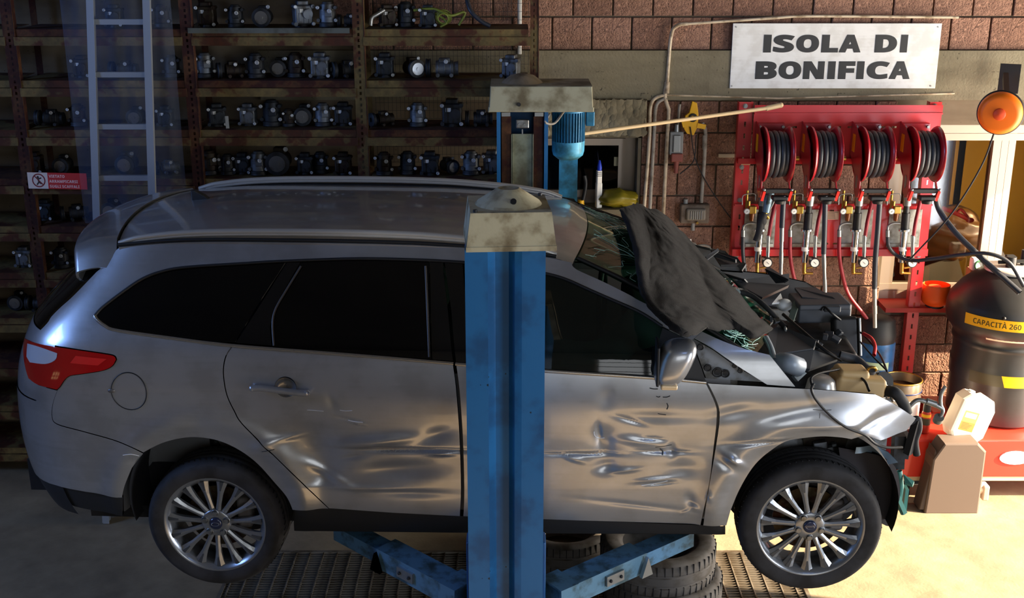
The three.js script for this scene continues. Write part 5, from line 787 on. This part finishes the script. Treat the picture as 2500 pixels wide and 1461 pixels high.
// ================================================================ EXPOSED ENGINE BAY (parts of the car)
{
  const Y = (px, py, y) => carY(px, py, y), plast = std(0x2a2d33, .45, 0), plast2 = std(0x3d4249, .5, 0), pale = std(0x9fb0bd, .3, .4);
  const mid = (...p) => p.reduce((a, b) => a.add(b), new V3()).divideScalar(p.length);
  // plate through pixel corners lying at given heights
  function plate(pts, t = .012) { const v = pts.map(([px, py, y]) => Y(px, py, y)), n = v.length, c = mid(...v.map(p => p.clone())), nn = new V3(); for (let i = 0; i < n; i++) nn.add(v[i].clone().sub(c).cross(v[(i + 1) % n].clone().sub(c))); nn.normalize(); const p = [], o = v.map(q => q.clone().addScaledVector(nn, t / 2)), u = v.map(q => q.clone().addScaledVector(nn, -t / 2)), tri = (a, b, d) => p.push(...a.toArray(), ...b.toArray(), ...d.toArray());
    for (let i = 1; i < n - 1; i++) { tri(o[0], o[i], o[i + 1]); tri(u[0], u[i + 1], u[i]); } for (let i = 0; i < n; i++) { const j = (i + 1) % n; tri(o[i], u[i], u[j]); tri(o[i], u[j], o[j]); } const g = new THREE.BufferGeometry(); g.setAttribute('position', new THREE.Float32BufferAttribute(p, 3)); g.computeVertexNormals(); return g; }
  part('engine_bay', [bx(.7, .02, 1.3, 1.33, .36, 0), bx(.03, .6, 1.36, .985, .64, 0), bx(.7, .42, .02, 1.33, .57, .63), bx(.7, .42, .02, 1.33, .57, -.63), bx(.05, .12, 1.2, 1.66, .5, 0)], std(0x85888a, .6, .2, { map: rep(T.grime, 3) }), car, 'dusty silver engine bay walls');
  part('gearbox', [rb(.36, .22, .36, .05, 1.36, .52, .3), cy(.09, .09, .3, 1.36, .5, .45, 0, 0, PI / 2)], mat.castA, car, 'grimy gearbox casing');
  part('engine_block', [rb(.42, .3, .5, .04, 1.42, .7, -.02), cy(.05, .05, .2, 1.55, .72, .2, 0, 0, PI / 2)], mat.castB, car, 'oily engine');
  part('engine_cover', [plate([[1900, 800, .93], [1992, 838, .93], [1985, 858, .90], [1890, 872, .90], [1862, 830, .93]], .03), plate([[1985, 858, .9], [2045, 880, .85], [1975, 905, .85], [1890, 890, .88], [1890, 872, .9]], .02)], plast2, car, 'dark grey engine cover');
  part('scuttle_panel', [plate([[1785, 690, 1.03], [1925, 672, 1.03], [1925, 700, .98], [1860, 730, .98], [1800, 712, 1.0]], .02), plate([[1735, 612, 1.06], [1800, 632, 1.06], [1812, 648, 1.04], [1760, 650, 1.04]], .015)], plast, car, 'broken black scuttle panel');
  part('wiper_cowl', [plate([[1750, 618, 1.08], [1797, 634, 1.08], [1797, 642, 1.06], [1745, 628, 1.06]], .01), plate([[1800, 650, 1.06], [1815, 640, 1.08], [1822, 646, 1.08], [1812, 662, 1.05]], .008)], plast2, car);
  part('torn_bracket', [plate([[1868, 658, 1.10], [1878, 653, 1.1], [1925, 684, 1.08], [1915, 690, 1.06]], .01), plate([[1868, 658, 1.1], [1915, 690, 1.06], [1895, 692, 1.04], [1876, 668, 1.08]], .006)], plast, car, 'torn black plastic bracket');
  part('torn_bracket', [plate([[1722, 628, 1.12], [1752, 608, 1.14], [1755, 614, 1.13], [1726, 636, 1.11]], .01), plate([[1745, 660, 1.05], [1818, 682, 1.05], [1825, 690, 1.03], [1760, 672, 1.04]], .012)], plast2, car, 'torn black plastic bracket');
  part('fuse_box', [rb(.27, .1, .2, .012, ...Y(2000, 752, .93).toArray(), 0, .1, 0), rb(.26, .03, .21, .01, ...Y(2000, 736, .985).toArray(), 0, .1, 0), rb(.08, .03, .06, .006, ...Y(2030, 752, .98).toArray())], plast2, car, 'dark grey fuse box');
  part('fuse_cover', plate([[1940, 705, 1.0], [1990, 704, 1.0], [2032, 728, 1.0], [2045, 738, .99], [1958, 728, 1.0]], .012), plast2, car, 'lifted grey cover');
  part('support_bar', beam(Y(1930, 786, .92), Y(1945, 738, .99), .03, .012), std(0x5f6e66, .5), car, 'grey-green bar');
  { const a = Y(2062, 822, .83); part('control_unit', rb(.13, .2, .06, .02, a.x, a.y, a.z, -.3, .12, .05), mat.black, car, 'black control unit'); part('unit_rim', rb(.012, .19, .066, .004, a.x + .066, a.y, a.z, -.3, .12, .05), mat.zinc, car); }
  part('light_cover', [sph(.04, ...Y(1915, 745, .97).toArray(), 1, .8, .8), plate([[1885, 742, .99], [1905, 718, 1.0], [1912, 740, .98]], .01)], std(0xcfd4d6, .35), car, 'pale plastic fragment');
  part('hinge_piece', [plate([[1818, 742, 1.0], [1842, 735, 1.0], [1845, 742, .98], [1826, 752, .98]], .012), plate([[1812, 728, 1.0], [1838, 722, 1.0], [1836, 732, .99]], .01)], pale, car, 'blue-grey hinge fragment');
  part('duct', [tube([Y(1905, 885, .92), Y(1925, 888, .93), Y(1950, 897, .9)], .045, 16, 12)], std(0x8b98a6, .4, .1), car, 'blue-grey plastic duct');
  part('strut_mount', [lat([[0, .03], [.04, .028], [.06, .01], [.07, -.04]], 24, ...Y(2005, 935, .82).toArray())], std(0xc4c6c6, .35, .5), car, 'silver strut top');
  part('washer_tank', (() => { const a = Y(2092, 935, .80); return [rb(.23, .09, .14, .02, a.x, a.y, a.z, 0, .1, -.12), rb(.14, .05, .12, .02, a.x - .03, a.y + .05, a.z, 0, .1, -.05)]; })(), mat.cream, car, 'cream plastic tank');
  { const a = Y(2156, 932, .80); part('tank_cap', [cy(.045, .045, .03, a.x, a.y, a.z, PI / 2 - .5, 0, -.3, 10)], mat.black, car, 'black round cap'); part('clamp_rings', [0, 1, 2].map(k => tor(.03, .006, ...Y(2160 + 12 * k, 958 + 3 * k, .76).toArray(), 0, .9, 0)), mat.zinc, car); }
  part('coolant_hose', tube([Y(2160, 955, .77), Y(2186, 960, .78), Y(2205, 985, .73), Y(2213, 1010, .68)], .026, 40, 12), mat.rubber, car, 'black coolant hose');
  part('airconditioning_hose', tube([Y(1745, 708, 1.09), Y(1790, 712, 1.07), Y(1830, 720, 1.06), Y(1870, 750, 1.02), Y(1900, 782, .97), Y(1918, 800, .95)], .013, 50, 10), mat.rubber, car, 'black air-conditioning hose');
  part('hose_end', [tube([Y(1770, 706, 1.09), Y(1752, 708, 1.095), Y(1740, 718, 1.09), Y(1742, 735, 1.08), Y(1757, 745, 1.07), Y(1775, 738, 1.07), Y(1795, 716, 1.07)], .008, 40), cy(.02, .02, .03, ...Y(1797, 713, 1.08).toArray(), PI / 2), bx(.03, .03, .02, ...Y(1764, 732, 1.08).toArray(), 0, 0, .5)], std(0xb9c6cc, .2, .8), car, 'bright bent pipe end');
  part('hose_end', tube([Y(1902, 782, .97), Y(1916, 800, .95), Y(1917, 812, .93), Y(1908, 818, .92)], .008, 20), mat.zinc, car, 'bright bent pipe end');
  part('wiring', [tube([Y(1912, 768, .98), Y(1960, 810, .95), Y(2020, 860, .9), Y(2055, 880, .86)], .009, 40, 6), tube([Y(1985, 948, .83), Y(1980, 925, .87), Y(1992, 915, .88), Y(2060, 900, .87)], .006, 30, 6), tube([Y(2070, 905, .85), Y(2110, 930, .84), Y(2122, 955, .82)], .006, 20, 6), tube([Y(2005, 760, .97), Y(2012, 750, .99), Y(2030, 765, .97), Y(2052, 782, .93)], .006, 20, 6), tube([Y(2085, 800, .86), Y(2110, 820, .86), Y(2150, 870, .84), Y(2170, 920, .8)], .005, 24, 6), tube([Y(2100, 835, .86), Y(2130, 870, .85), Y(2165, 905, .82)], .004, 20, 6)], mat.black, car, 'loose black wiring');
  part('red_cable', tube([Y(2108, 815, .88), Y(2126, 826, .88), Y(2136, 845, .87), Y(2134, 868, .85)], .009, 24), std(0xd81c28, .4), car, 'red battery cable');
  part('loom_end', [tube([Y(2050, 868, .88), Y(2090, 880, .86), Y(2120, 905, .84), Y(2140, 915, .82)], .022, 24, 10), cy(.02, .02, .02, ...Y(2128, 905, .86).toArray(), .5)], plast2, car); part('connector', tor(.018, .006, ...Y(2129, 903, .87).toArray(), .6), mat.brass, car, 'brass-coloured ring');
  part('oil_filter_pipe', [tube([Y(1870, 825, .99), Y(1882, 850, .97), Y(1890, 880, .94)], .014, 20), plate([[1935, 920, .86], [1955, 905, .88], [1966, 912, .86], [1945, 932, .84]], .02)], pale, car);
  for (let k = 0; k < 12; k++) { const a = Y(rr(1842, 1900), rr(760, 800), rr(.93, .98)); part('clutter_piece', rb(rr(.02, .04), rr(.01, .02), rr(.02, .04), .003, a.x, a.y, a.z, rr(0, 1), rr(0, 3), rr(0, 1)), k % 3 ? plast2 : mat.castA, car); }
  for (let k = 0; k < 14; k++) { const a = Y(rr(1990, 2070), rr(775, 850), rr(.78, .9)); part('clutter_piece', rb(rr(.02, .06), rr(.015, .04), rr(.02, .05), .004, a.x, a.y, a.z, rr(0, 1), rr(0, 3), rr(0, 1)), [plast, plast2, mat.castD][k % 3], car); }
  // wire hanging over the wing
  part('hanging_wire', tube([[1985, 932], [1979, 945], [1984, 962], [2000, 985], [2030, 1015], [2065, 1040], [2108, 1058], [2135, 1080], [2160, 1088], [2200, 1088]].map(([px, py]) => { const [x, h] = hit(px, py); return [x, h, zSide(x, h) + .02]; }), .006, 70, 6), mat.black, car, 'black wire hanging over the wing');
  // front end: bare bumper carrier, liner, hanging bits
  const Z = (px, py, z) => carZ(px, py, z), lin = pts => dedupe(pts.map(([px, py]) => { const p = Z(px, py, .72); return [p.x, p.y]; }));
  part('torn_liner', panelGeo(lin([...sp([[2045, 1088], [2100, 1096], [2150, 1110], [2185, 1140], [2197, 1185], [2196, 1225], [2180, 1240], [2172, 1282], [2152, 1276]]), ...sp([[2146, 1230], [2125, 1185], [2090, 1150], [2050, 1125]])]), (x, h) => .72 + .03 * Math.sin(x * 9) - .05 * (x - 1.6), { fold: .01 }), std(0x2e2a2c, .8), car, 'torn black arch liner');
  part('bent_sheet', panelGeo(lin([[2085, 1082], [2130, 1084], [2165, 1100], [2187, 1120], [2166, 1130], [2148, 1122], [2146, 1108], [2128, 1100], [2122, 1112], [2114, 1098], [2082, 1098]]), (x, h) => .745 + .02 * Math.sin(x * 30), { fold: .004 }), std(0x8ba3b8, .4, .5), car, 'bent bluish metal sheet');
  part('inner_wing', panelGeo(lin([[1965, 1072], [2080, 1078], [2070, 1108], [1995, 1112], [1968, 1102]]), () => .66, { fold: .004 }), mat.castD, car, 'exposed brown inner wing'); for (const [px, py, r] of [[2002, 1088, .03], [2022, 1098, .022], [2036, 1086, .012]]) { const p = Z(px, py, .68); part('bracket', rb(r * 2, r * 1.3, .03, .006, p.x, p.y, p.z, 0, 0, .2), mat.castA, car); }
  { const a = Z(2239, 1024, .62), b = Z(2230, 1060, .6), c = Z(2238, 1110, .58); part('bumper_bracket', [tube([Z(2222, 1030, .62), a, Z(2243, 1045, .61), Z(2234, 1075, .6), c], .017, 30, 8), beam(a, Z(2216, 1108, .6), .03, .03)], mat.rubber, car, 'black bumper bracket'); part('front_rail', [beam(Z(2195, 1060, .55), Z(2190, 1140, .55), .06, .05), beam(Z(2210, 1060, .5), Z(2200, 1110, .5), .1, .04), bx(.04, .1, 1.0, 1.72, .62, 0)], mat.castB, car, 'bare front crossmember'); }
  part('hanging_part', [tube([Z(2196, 1150, .6), Z(2200, 1190, .6), Z(2196, 1230, .6), Z(2205, 1255, .6)], .012, 20), plate([[2205, 1160, .4], [2232, 1178, .38], [2228, 1188, .37], [2210, 1182, .37]], .02), beam(Z(2188, 1210, .62), Z(2206, 1252, .6), .03, .02), beam(Z(2212, 1190, .58), Z(2206, 1240, .58), .05, .015)], std(0x4f8f84, .5), car, 'teal plastic part hanging from the front end');
  part('airconditioning_pipe', [tube([Z(2213, 1000, .5), Z(2240, 978, .5), Z(2262, 982, .5), Z(2290, 992, .5), Z(2300, 998, .5)], .011, 30), bar(Z(2262, 980, .5), Z(2285, 988, .5), .015), tube([Z(2308, 944, .5), Z(2298, 962, .5), Z(2297, 990, .5), Z(2302, 1004, .5), Z(2292, 1024, .5)], .009, 30), cy(.022, .022, .03, ...Z(2291, 1024, .5).toArray(), .6)], mat.zinc, car, 'loose silver refrigerant pipe');
}
// ================================================================ BLACK FELT MAT OVER THE WINDSCREEN
{
  const q3 = (a, b, c, d, t) => { const s = 1 - t; return [0, 1].map(i => s * s * s * a[i] + 3 * s * s * t * b[i] + 3 * s * t * t * c[i] + t * t * t * d[i]); };
  // edges as splines in the photograph: top, bottom, left, right
  const mk = pts => { const c = new THREE.SplineCurve(pts.map(p => new V2(...p))); return t => { const p = c.getPointAt(Math.min(1, Math.max(0, t))); return [p.x, p.y]; }; };
  const top = mk([[1514, 516], [1535, 506], [1558, 503], [1580, 512], [1602, 516]]), left = mk([[1514, 516], [1532, 560], [1549, 620], [1556, 680], [1568, 725], [1590, 760], [1640, 802], [1672, 816]]), right = mk([[1602, 516], [1640, 548], [1700, 612], [1755, 672], [1800, 722], [1850, 780], [1886, 806]]), bot = mk([[1672, 816], [1700, 818], [1724, 802], [1770, 806], [1812, 806], [1850, 826], [1886, 806]]);
  const coons = (u, v) => { const a = top(u), b = bot(u), c = left(v), d = right(v), p00 = top(0), p10 = top(1), p01 = bot(0), p11 = bot(1); return [0, 1].map(i => (1 - v) * a[i] + v * b[i] + (1 - u) * c[i] + u * d[i] - ((1 - u) * (1 - v) * p00[i] + u * (1 - v) * p10[i] + (1 - u) * v * p01[i] + u * v * p11[i])); };
  // resting surface: the sloping windscreen, lifted a little
  const n = new V3(.46, .888, .0).normalize(), P0 = new V3(.30, 1.497, 0);
  const lay = (px, py, up) => { const d = cRay(px, py), t = (P0.clone().addScaledVector(n, up).sub(cO)).dot(n) / d.dot(n); return cO.clone().addScaledVector(d, t); };
  const g = grid((u, v) => { const jag = .5 - Math.min(u, 1 - u, v, 1 - v) * 8, q0 = coons(u, v), jg = Math.max(0, jag) * 14, px = q0[0] + jg * (fbm(u * 9, v * 14, 64, 3) - .5), py = q0[1] + jg * (fbm(u * 9 + 20, v * 14 + 7, 64, 3) - .5), e = Math.min(u, 1 - u, v, 1 - v), w = .034 * (fbm(u * 3 + 3, v * 5 + 1, 64, 4) - .5) + .02 * (Math.abs(Math.sin(u * 4.5 + v * 3.2 + 1)) - .5) * sst(0, .2, e) - .012 * (1 - sst(0, .06, e)); const p = lay(px, py, w + .012); return p.toArray(); }, 70, 90);
  const mesh = solo('felt_mat', 'torn black felt insulation mat draped over the broken windscreen', 'mat', shell(g, .012), mat.felt); mesh.applyMatrix4(car.matrixWorld);
}
// ================================================================ THINGS BY THE WALL ON THE SUNLIT SIDE
{ // black waste-oil tank standing on the red trolley
  const t = thing('oil_tank', 'large black waste oil tank with yellow bands and a domed top', 'tank', [3.17, .70, -7.17]);
  part('body', lat([[0, .004], [.29, .004], [.305, .02], [.305, .27], [.314, .28], [.314, .37], [.306, .38], [.306, .50], [.318, .515], [.318, .535], [.31, .55], [.34, .60], [.365, .63], [.374, .68], [.374, .74], [.36, .79], [.30, .87], [.22, .94], [.16, .965]], 64), std(0x26282b, .42, .1, { clearcoat: .3, clearcoatRoughness: .4, map: rep(T.scuff, 2) }), t, 'black moulded tank body');
  const band = (y, h, r, a0, a1, m, name, label, r2 = r) => { const g = new THREE.CylinderGeometry(r, r2, h, 40, 1, true, a0, a1 - a0); g.translate(0, y, 0); return part(name, g, m, t, label, true); };
  const txt = canvasTex(1024, 128, (g, W, H) => { g.fillStyle = '#f0b400'; g.fillRect(0, 0, W, H); g.fillStyle = '#4a3c10'; g.font = 'bold 84px sans-serif'; g.fillText('CAPACITÀ 260 L', 110, 96, 800); });
  const lt2 = canvasTex(512, 64, (g, W, H) => { g.fillStyle = '#d8d4bc'; g.fillRect(0, 0, W, H); g.fillStyle = '#a8a48c'; g.font = 'bold 40px sans-serif'; g.fillText('LUBRIFICANTI', 60, 48); });
  band(.71, .07, .3765, -1.10, .32, std(0xffffff, .5, 0, { map: txt }), 'capacity_label', 'yellow label reading CAPACITÀ 260 L', .3765); band(.615, .045, .362, -.72, .4, std(0xffffff, .5, 0, { map: lt2 }), 'maker_label', 'cream label strip', .337);
  const st = canvasTex(512, 64, (g, W, H) => { g.fillStyle = '#35331c'; g.fillRect(0, 0, W, H); g.fillStyle = '#f2bb00'; g.beginPath(); g.moveTo(250, 0); g.lineTo(W, 0); g.lineTo(W, 64); g.lineTo(280, 64); g.fill(); });
  band(.325, .075, .3155, -1.0, .3, std(0xffffff, .5, 0, { map: st }), 'hazard_band', 'black and yellow band');
  part('top_flange', lat([[.02, .99], [.16, .965], [.175, .97], [.175, .985], [.15, 1.0], [.02, 1.005]], 40), std(0xd8d4cc, .4, .3), t, 'pale top flange'); part('top_valve', [cy(.03, .03, .08, -.04, 1.03, .05), cy(.02, .02, .12, .06, 1.04, 0), rb(.06, .05, .05, .01, .0, 1.025, -.06), bar([-.1, 1.02, 0], [.1, 1.04, .04], .012)], mat.trim, t); part('stud', sph(.012, -.16, .755, .33), mat.black, t);
}
{ // lubricant box on the ledge
  const p = onZ(2385, 642, -7.5), t = thing('round_filter', 'white filter box with a green ring mark on the window ledge', 'filter box', [p.x, W2.y0 + .005, -7.5]);
  const s = W2.y0 + .005, h = p.y - s; part('stand', [rb(.09, h - .04, .08, .01, 0, (h - .04) / 2, -.02)], std(0x9a7a5c, .8), t); part('box', rb(.1, .085, .06, .014, 0, h, .02), mat.white, t); part('ring_mark', tor(.03, .006, .0, h - .003, .05, 0, 0, .5, 8, 24), std(0x4f8f62, .5), t, 'green ring mark');
}
{ // orange funnel on the red ledge
  const p = onZ(2282, 738, -7.46), t = thing('orange_funnel', 'orange plastic oil funnel standing on the red ledge', 'funnel', [p.x, W2.y0 + .006, -7.46]); part('bowl', lat([[.02, .0], [.05, .002], [.085, .03], [.095, .07], [.088, .15], [.082, .152], [.088, .072], [.075, .036], [.02, .012]], 36), std(0xf0641c, .45), t); part('inner_tube', cy(.04, .05, .1, -.01, .09, 0), mat.orangeRed, t); part('base_ring', cy(.055, .06, .02, 0, .006, 0), mat.trim, t);
}
solo('brown_sack', 'crumpled brown plastic sack with a red tie behind the large window', 'sack', (() => { const c = onZ(2318, 560, WZ - .32), g = new THREE.SphereGeometry(1, 48, 30), P = g.attributes.position; for (let i = 0; i < P.count; i++) { const x = P.getX(i), y = P.getY(i), z = P.getZ(i), n = 1 + .25 * (fbm(x * 1.7 + 5, y * 3 + z * 1.7 + 9, 64, 5) - .5) + .04 * Math.sin(y * 14 + x * 5); P.setXYZ(i, c.x + x * .24 * n, c.y - .03 + y * .2 * n, c.z + z * .13 * n); } g.computeVertexNormals(); return g; })(), std(0x8a6234, .35, 0, { clearcoat: .4, clearcoatRoughness: .3 }));
solo('red_tie', 'knotted red plastic tie on top of the brown sack', 'tie', (() => { const a = onZ(2300, 508, WZ - .2), b = onZ(2335, 522, WZ - .17), c = onZ(2368, 538, WZ - .17); return [tube([a, b, c], .014, 20), tube([b, onZ(2345, 512, WZ - .18), c], .01, 16), sph(.022, ...c.toArray(), 1.3, .8, .8)]; })(), std(0xe8362a, .5));
solo('grey_board', 'grey board leaning behind the large window below the sack', 'board', beam(onZ(2215, 700, WZ - .25), onZ(2345, 655, WZ - .25), .012, .2), std(0xa5a79f, .6));
{ // orange lamp-like round reel, upper right
  const p = onZ(2442, 276, -7.0), t = thing('orange_reel', 'round orange hose reel housing hanging above the large window', 'hose reel', [p.x, p.y, p.z]); t.rotation.y = -.45;
  part('housing', lat([[0, -.06], [.09, -.06], [.118, -.045], [.126, 0], [.118, .045], [.09, .06], [0, .06]], 44, 0, 0, 0, PI / 2, 0, 0), mat.orange, t, 'orange plastic housing'); part('hub_cap', lat([[0, .075], [.03, .072], [.036, .06]], 24, 0, 0, 0, PI / 2), mat.orangeRed, t); part('rim_band', tor(.124, .01, 0, 0, -.02, 0, 0, 0, 8, 44), mat.trim, t);
  part('hanger', [beam([.02, .08, -.06], [-.02, .17, -.4], .03, .05), bx(.12, .18, .02, 0, .15, -.47)], mat.trim, t); part('hose', tube([[-.02, -.12, 0], [-.06, -.3, .02], [-.2, -.62, .05], [-.42, -.95, .02]], .006, 40, 6), mat.rubber, t, 'thin hose hanging down');
}
// ---- floor level
{
  const z = -6.95, p = onZ(2204, 925, z), t = thing('metal_bucket', 'open tin drum with white paper wrap standing on the red trolley', 'bucket', [2.555, .70, z]), h = p.y - .70; t.position.x = p.x;
  part('body', lat([[0, .002], [.112, .002], [.114, .01], [.118, h - .09], [.121, h - .06], [.117, h], [.111, h], [.111, .05], [0, .05]], 44), std(0x96897a, .32, .8), t, 'bare metal drum'); part('rim', tor(.117, .006, 0, h, 0, PI / 2, 0, 0, 8, 44), mat.brass, t); const w = new THREE.CylinderGeometry(.12, .117, h - .13, 40, 1, true); w.translate(0, (h - .13) / 2 + .02, 0); part('paper_wrap', w, mat.white, t, 'white paper wrap'); part('contents', cy(.11, .11, .01, 0, h - .06, 0), mat.rackRust, t); part('band', tor(.12, .005, 0, h - .065, 0, PI / 2, 0, 0, 8, 44), std(0x2c3a66, .3, .6), t, 'dark blue band');
}
{
  const p = onZ(2176, 900, -7.3), t = thing('blue_drum', 'small blue drum with black top and paper label below the hose lance', 'drum', [2.40, FY, -7.33]), y1 = onZ(2172, 775, -7.3).y - FY; part('body', lat([[0, 0], [.12, 0], [.125, .02], [.125, y1 - .18], [.118, y1 - .16]], 40), std(0x1b5f9c, .45, .1, { map: rep(T.grime, 2) }), t); part('top', lat([[.12, y1 - .165], [.125, y1 - .12], [.11, y1 - .02], [.06, y1], [0, y1]], 36), mat.trim, t, 'black domed top'); const g = new THREE.CylinderGeometry(.127, .127, .05, 30, 1, true, -.7, 1.2); g.translate(0, y1 - .31, 0); part('paper_label', g, std(0xb8d4b0, .7), t, 'pale green label');
}
{
  const p = onY(2257, 1056, .70), z = p.z, t = thing('spray_can', 'red and black aerosol can standing on the red trolley', 'spray can', [p.x, p.y, z]), h = onZ(2257, 985, z).y - p.y; part('body', lat([[0, 0], [.026, 0], [.028, .005], [.028, h * .68], [.02, h * .74]], 24), std(0xc23a28, .35, .2), t); const g = new THREE.CylinderGeometry(.0285, .0285, h * .22, 24, 1, true); g.translate(0, h * .4, 0); part('label_band', g, std(0x3c3a28, .5), t); const g2 = new THREE.CylinderGeometry(.0285, .0285, h * .1, 24, 1, true); g2.translate(0, h * .6, 0); part('label_stripe', g2, mat.yellow, t); part('cap', cy(.023, .024, h * .26, 0, h * .86, 0), mat.trim, t, 'black cap');
}
{ // red trolley
  const x0 = 2.44, x1 = 3.95, zf = -6.72, t = thing('red_trolley', 'low red steel trolley carrying the black oil tank', 'trolley', [x0, 0, zf]), w = x1 - x0, rd = std(0xd23426, .4, 0, { clearcoat: .3 });
  part('deck', [rb(w, .255, .43, .012, w / 2, .57, -.215), rb(w - .32, .255, .3, .012, w / 2 + .16, .57, -.58)], rd, t, 'red painted deck'); const q = onZ(2478, 1118, zf), g = cy(.09, .09, .008, 0, 0, 0, PI / 2); g.scale(1.1, .5, 1); part('badge', g.translate(q.x - x0, q.y, .004), std(0xd8d8e8, .3), t, 'pale oval badge'); part('lower_rail', bx(w, .03, .02, w / 2, .43, -.02), std(0xd9c9a8, .5), t, 'pale lower rail');
  for (const [x, z] of [[.06, -.06], [.45, -.37], [w - .06, -.06], [w - .06, -.66], [.6, -.66]]) { const l = part('leg', bx(.04, .1, .04, x, .40, z), mat.trim, t); part('castor', cy(.04, .04, .03, x, FY + .041, z, 0, 0, PI / 2), mat.rubber, l); }
}
{ // white jerrycan
  const z = -6.80, p = onZ(2345, 1072, -6.72), t = thing('jerrycan', 'white plastic jerrycan with yellow label tilted against the tank on the red trolley', 'jerrycan', [p.x, p.y, z]); t.rotation.set(0, .15, -.3); t.position.y = .727;
  const s = 1.0; part('body', ext([[-.085, 0], [.075, 0], [.1, .03], [.105, .2], [.08, .25], [.04, .262], [.02, .25], [-.005, .24], [-.03, .262], [-.07, .262], [-.1, .23], [-.105, .03]], .12, { bevel: .018 }), mat.jerry, t, 'translucent white body'); part('cap', cy(.02, .02, .03, -.05, .275, .06), mat.white, t);
  const c = canvasTex(128, 160, (g, W, H) => { g.fillStyle = '#d8b04a'; g.fillRect(0, 0, W, H); g.fillStyle = '#c46a2c'; g.fillRect(0, H * .55, W, H * .45); g.fillStyle = '#efe0a8'; g.fillRect(14, 14, W - 28, 40); g.fillStyle = '#7a4a1c'; for (let k = 0; k < 5; k++) g.fillRect(14, 96 + k * 11, 60 + (k * 31) % 40, 5); }); const pl = new THREE.PlaneGeometry(.1, .13); pl.translate(-.03, .11, .1385 - .018); part('label', pl, std(0xffffff, .5, 0, { map: c }), t, 'yellow and orange label', true);
}
{ // grey machine housing on legs
  const z = -6.55, a = onZ(2262, 1250, z), b = onZ(2385, 1250, z), top = onZ(2320, 1088, z).y, y0 = FY + .004, t = thing('machine_housing', 'beige-topped grey machine housing standing in front of the red trolley', 'machine', [(a.x + b.x) / 2, 0, z]), w = b.x - a.x; part('body', ext([[-w / 2, y0], [w / 2, y0], [w / 2, top - .05], [w / 2 - .05, top], [-w / 2 + .07, top], [-w / 2 + .015, top - .1]], .145, { bevel: .012 }).translate(0, 0, -.145), std(0x5a4d45, .7), t); part('side_shell', ext([[-w / 2 - .03, y0 + .02], [-w / 2 + .09, y0 + .02], [-w / 2 + .06, top - .12], [-w / 2 + .02, top - .05]], .12, { bevel: .01 }).translate(0, 0, -.135), std(0x4a3f3b, .7), t); part('motor_stub', [cy(.035, .035, .06, w / 2 + .03, y0 + .12, -.1, 0, 0, PI / 2), rb(.04, .1, .08, .01, w / 2 + .07, y0 + .1, -.1)], std(0xb9a58c, .5), t);
}
{ const z = -6.95, p = onZ(2240, 1185, z), t = thing('tool_box', 'low black tool case with pale front strip near the car front', 'tool box', [p.x, 0, z]); const y = p.y; part('body', rb(.26, y + .06 - FY, .2, .01, 0, (y + .06 + FY) / 2, -.1), mat.trim, t); part('front_strip', bx(.24, .035, .004, 0, y - .01, .002), mat.white, t); part('latch', [cy(.01, .01, .006, .03, y + .035, .003, PI / 2), cy(.01, .01, .006, .055, y + .035, .003, PI / 2)], mat.brass, t); }
// ---- pile of old tyres below the car
{
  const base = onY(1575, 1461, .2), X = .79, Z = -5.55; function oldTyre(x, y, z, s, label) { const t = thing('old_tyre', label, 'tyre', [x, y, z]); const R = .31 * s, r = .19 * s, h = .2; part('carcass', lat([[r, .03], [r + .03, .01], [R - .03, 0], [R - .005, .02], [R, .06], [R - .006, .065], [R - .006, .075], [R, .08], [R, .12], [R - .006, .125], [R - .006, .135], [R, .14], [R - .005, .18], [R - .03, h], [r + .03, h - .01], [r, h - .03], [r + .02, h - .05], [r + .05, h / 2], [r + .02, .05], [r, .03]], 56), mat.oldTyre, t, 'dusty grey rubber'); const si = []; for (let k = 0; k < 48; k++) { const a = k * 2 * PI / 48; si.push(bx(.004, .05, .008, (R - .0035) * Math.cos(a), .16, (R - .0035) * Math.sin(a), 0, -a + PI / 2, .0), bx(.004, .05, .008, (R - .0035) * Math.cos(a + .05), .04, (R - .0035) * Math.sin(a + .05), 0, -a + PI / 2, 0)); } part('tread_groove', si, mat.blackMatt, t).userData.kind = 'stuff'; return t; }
  oldTyre(X + .015, FY + .001, Z - .01, 1.02, 'dusty old tyre at the bottom of the pile under the car'); oldTyre(X - .02, FY + .202, Z + .01, .98, 'dusty old tyre on top of the pile under the car');
  oldTyre(.3, FY + .001, -6.05, .9, 'old tyre lying alone on the floor behind the tyre pile');
}
{ const p = onY(1395, 1370, .35), t = thing('wooden_crate', 'small slatted wooden crate on the floor under the car', 'crate', [.42, FY + .002, -6.42]); for (let k = 0; k < 4; k++) part('slat', bx(.13, .02, .012, 0, .02 + .032 * k, .06), mat.wood, t); for (let k = 0; k < 4; k++) part('slat', bx(.13, .02, .012, 0, .02 + .032 * k, -.06), mat.wood, t); for (const s of [-1, 1]) part('post', [bx(.02, .13, .12, s * .06, .065, 0)], mat.wood, t); }
renderer.render(scene, camera);
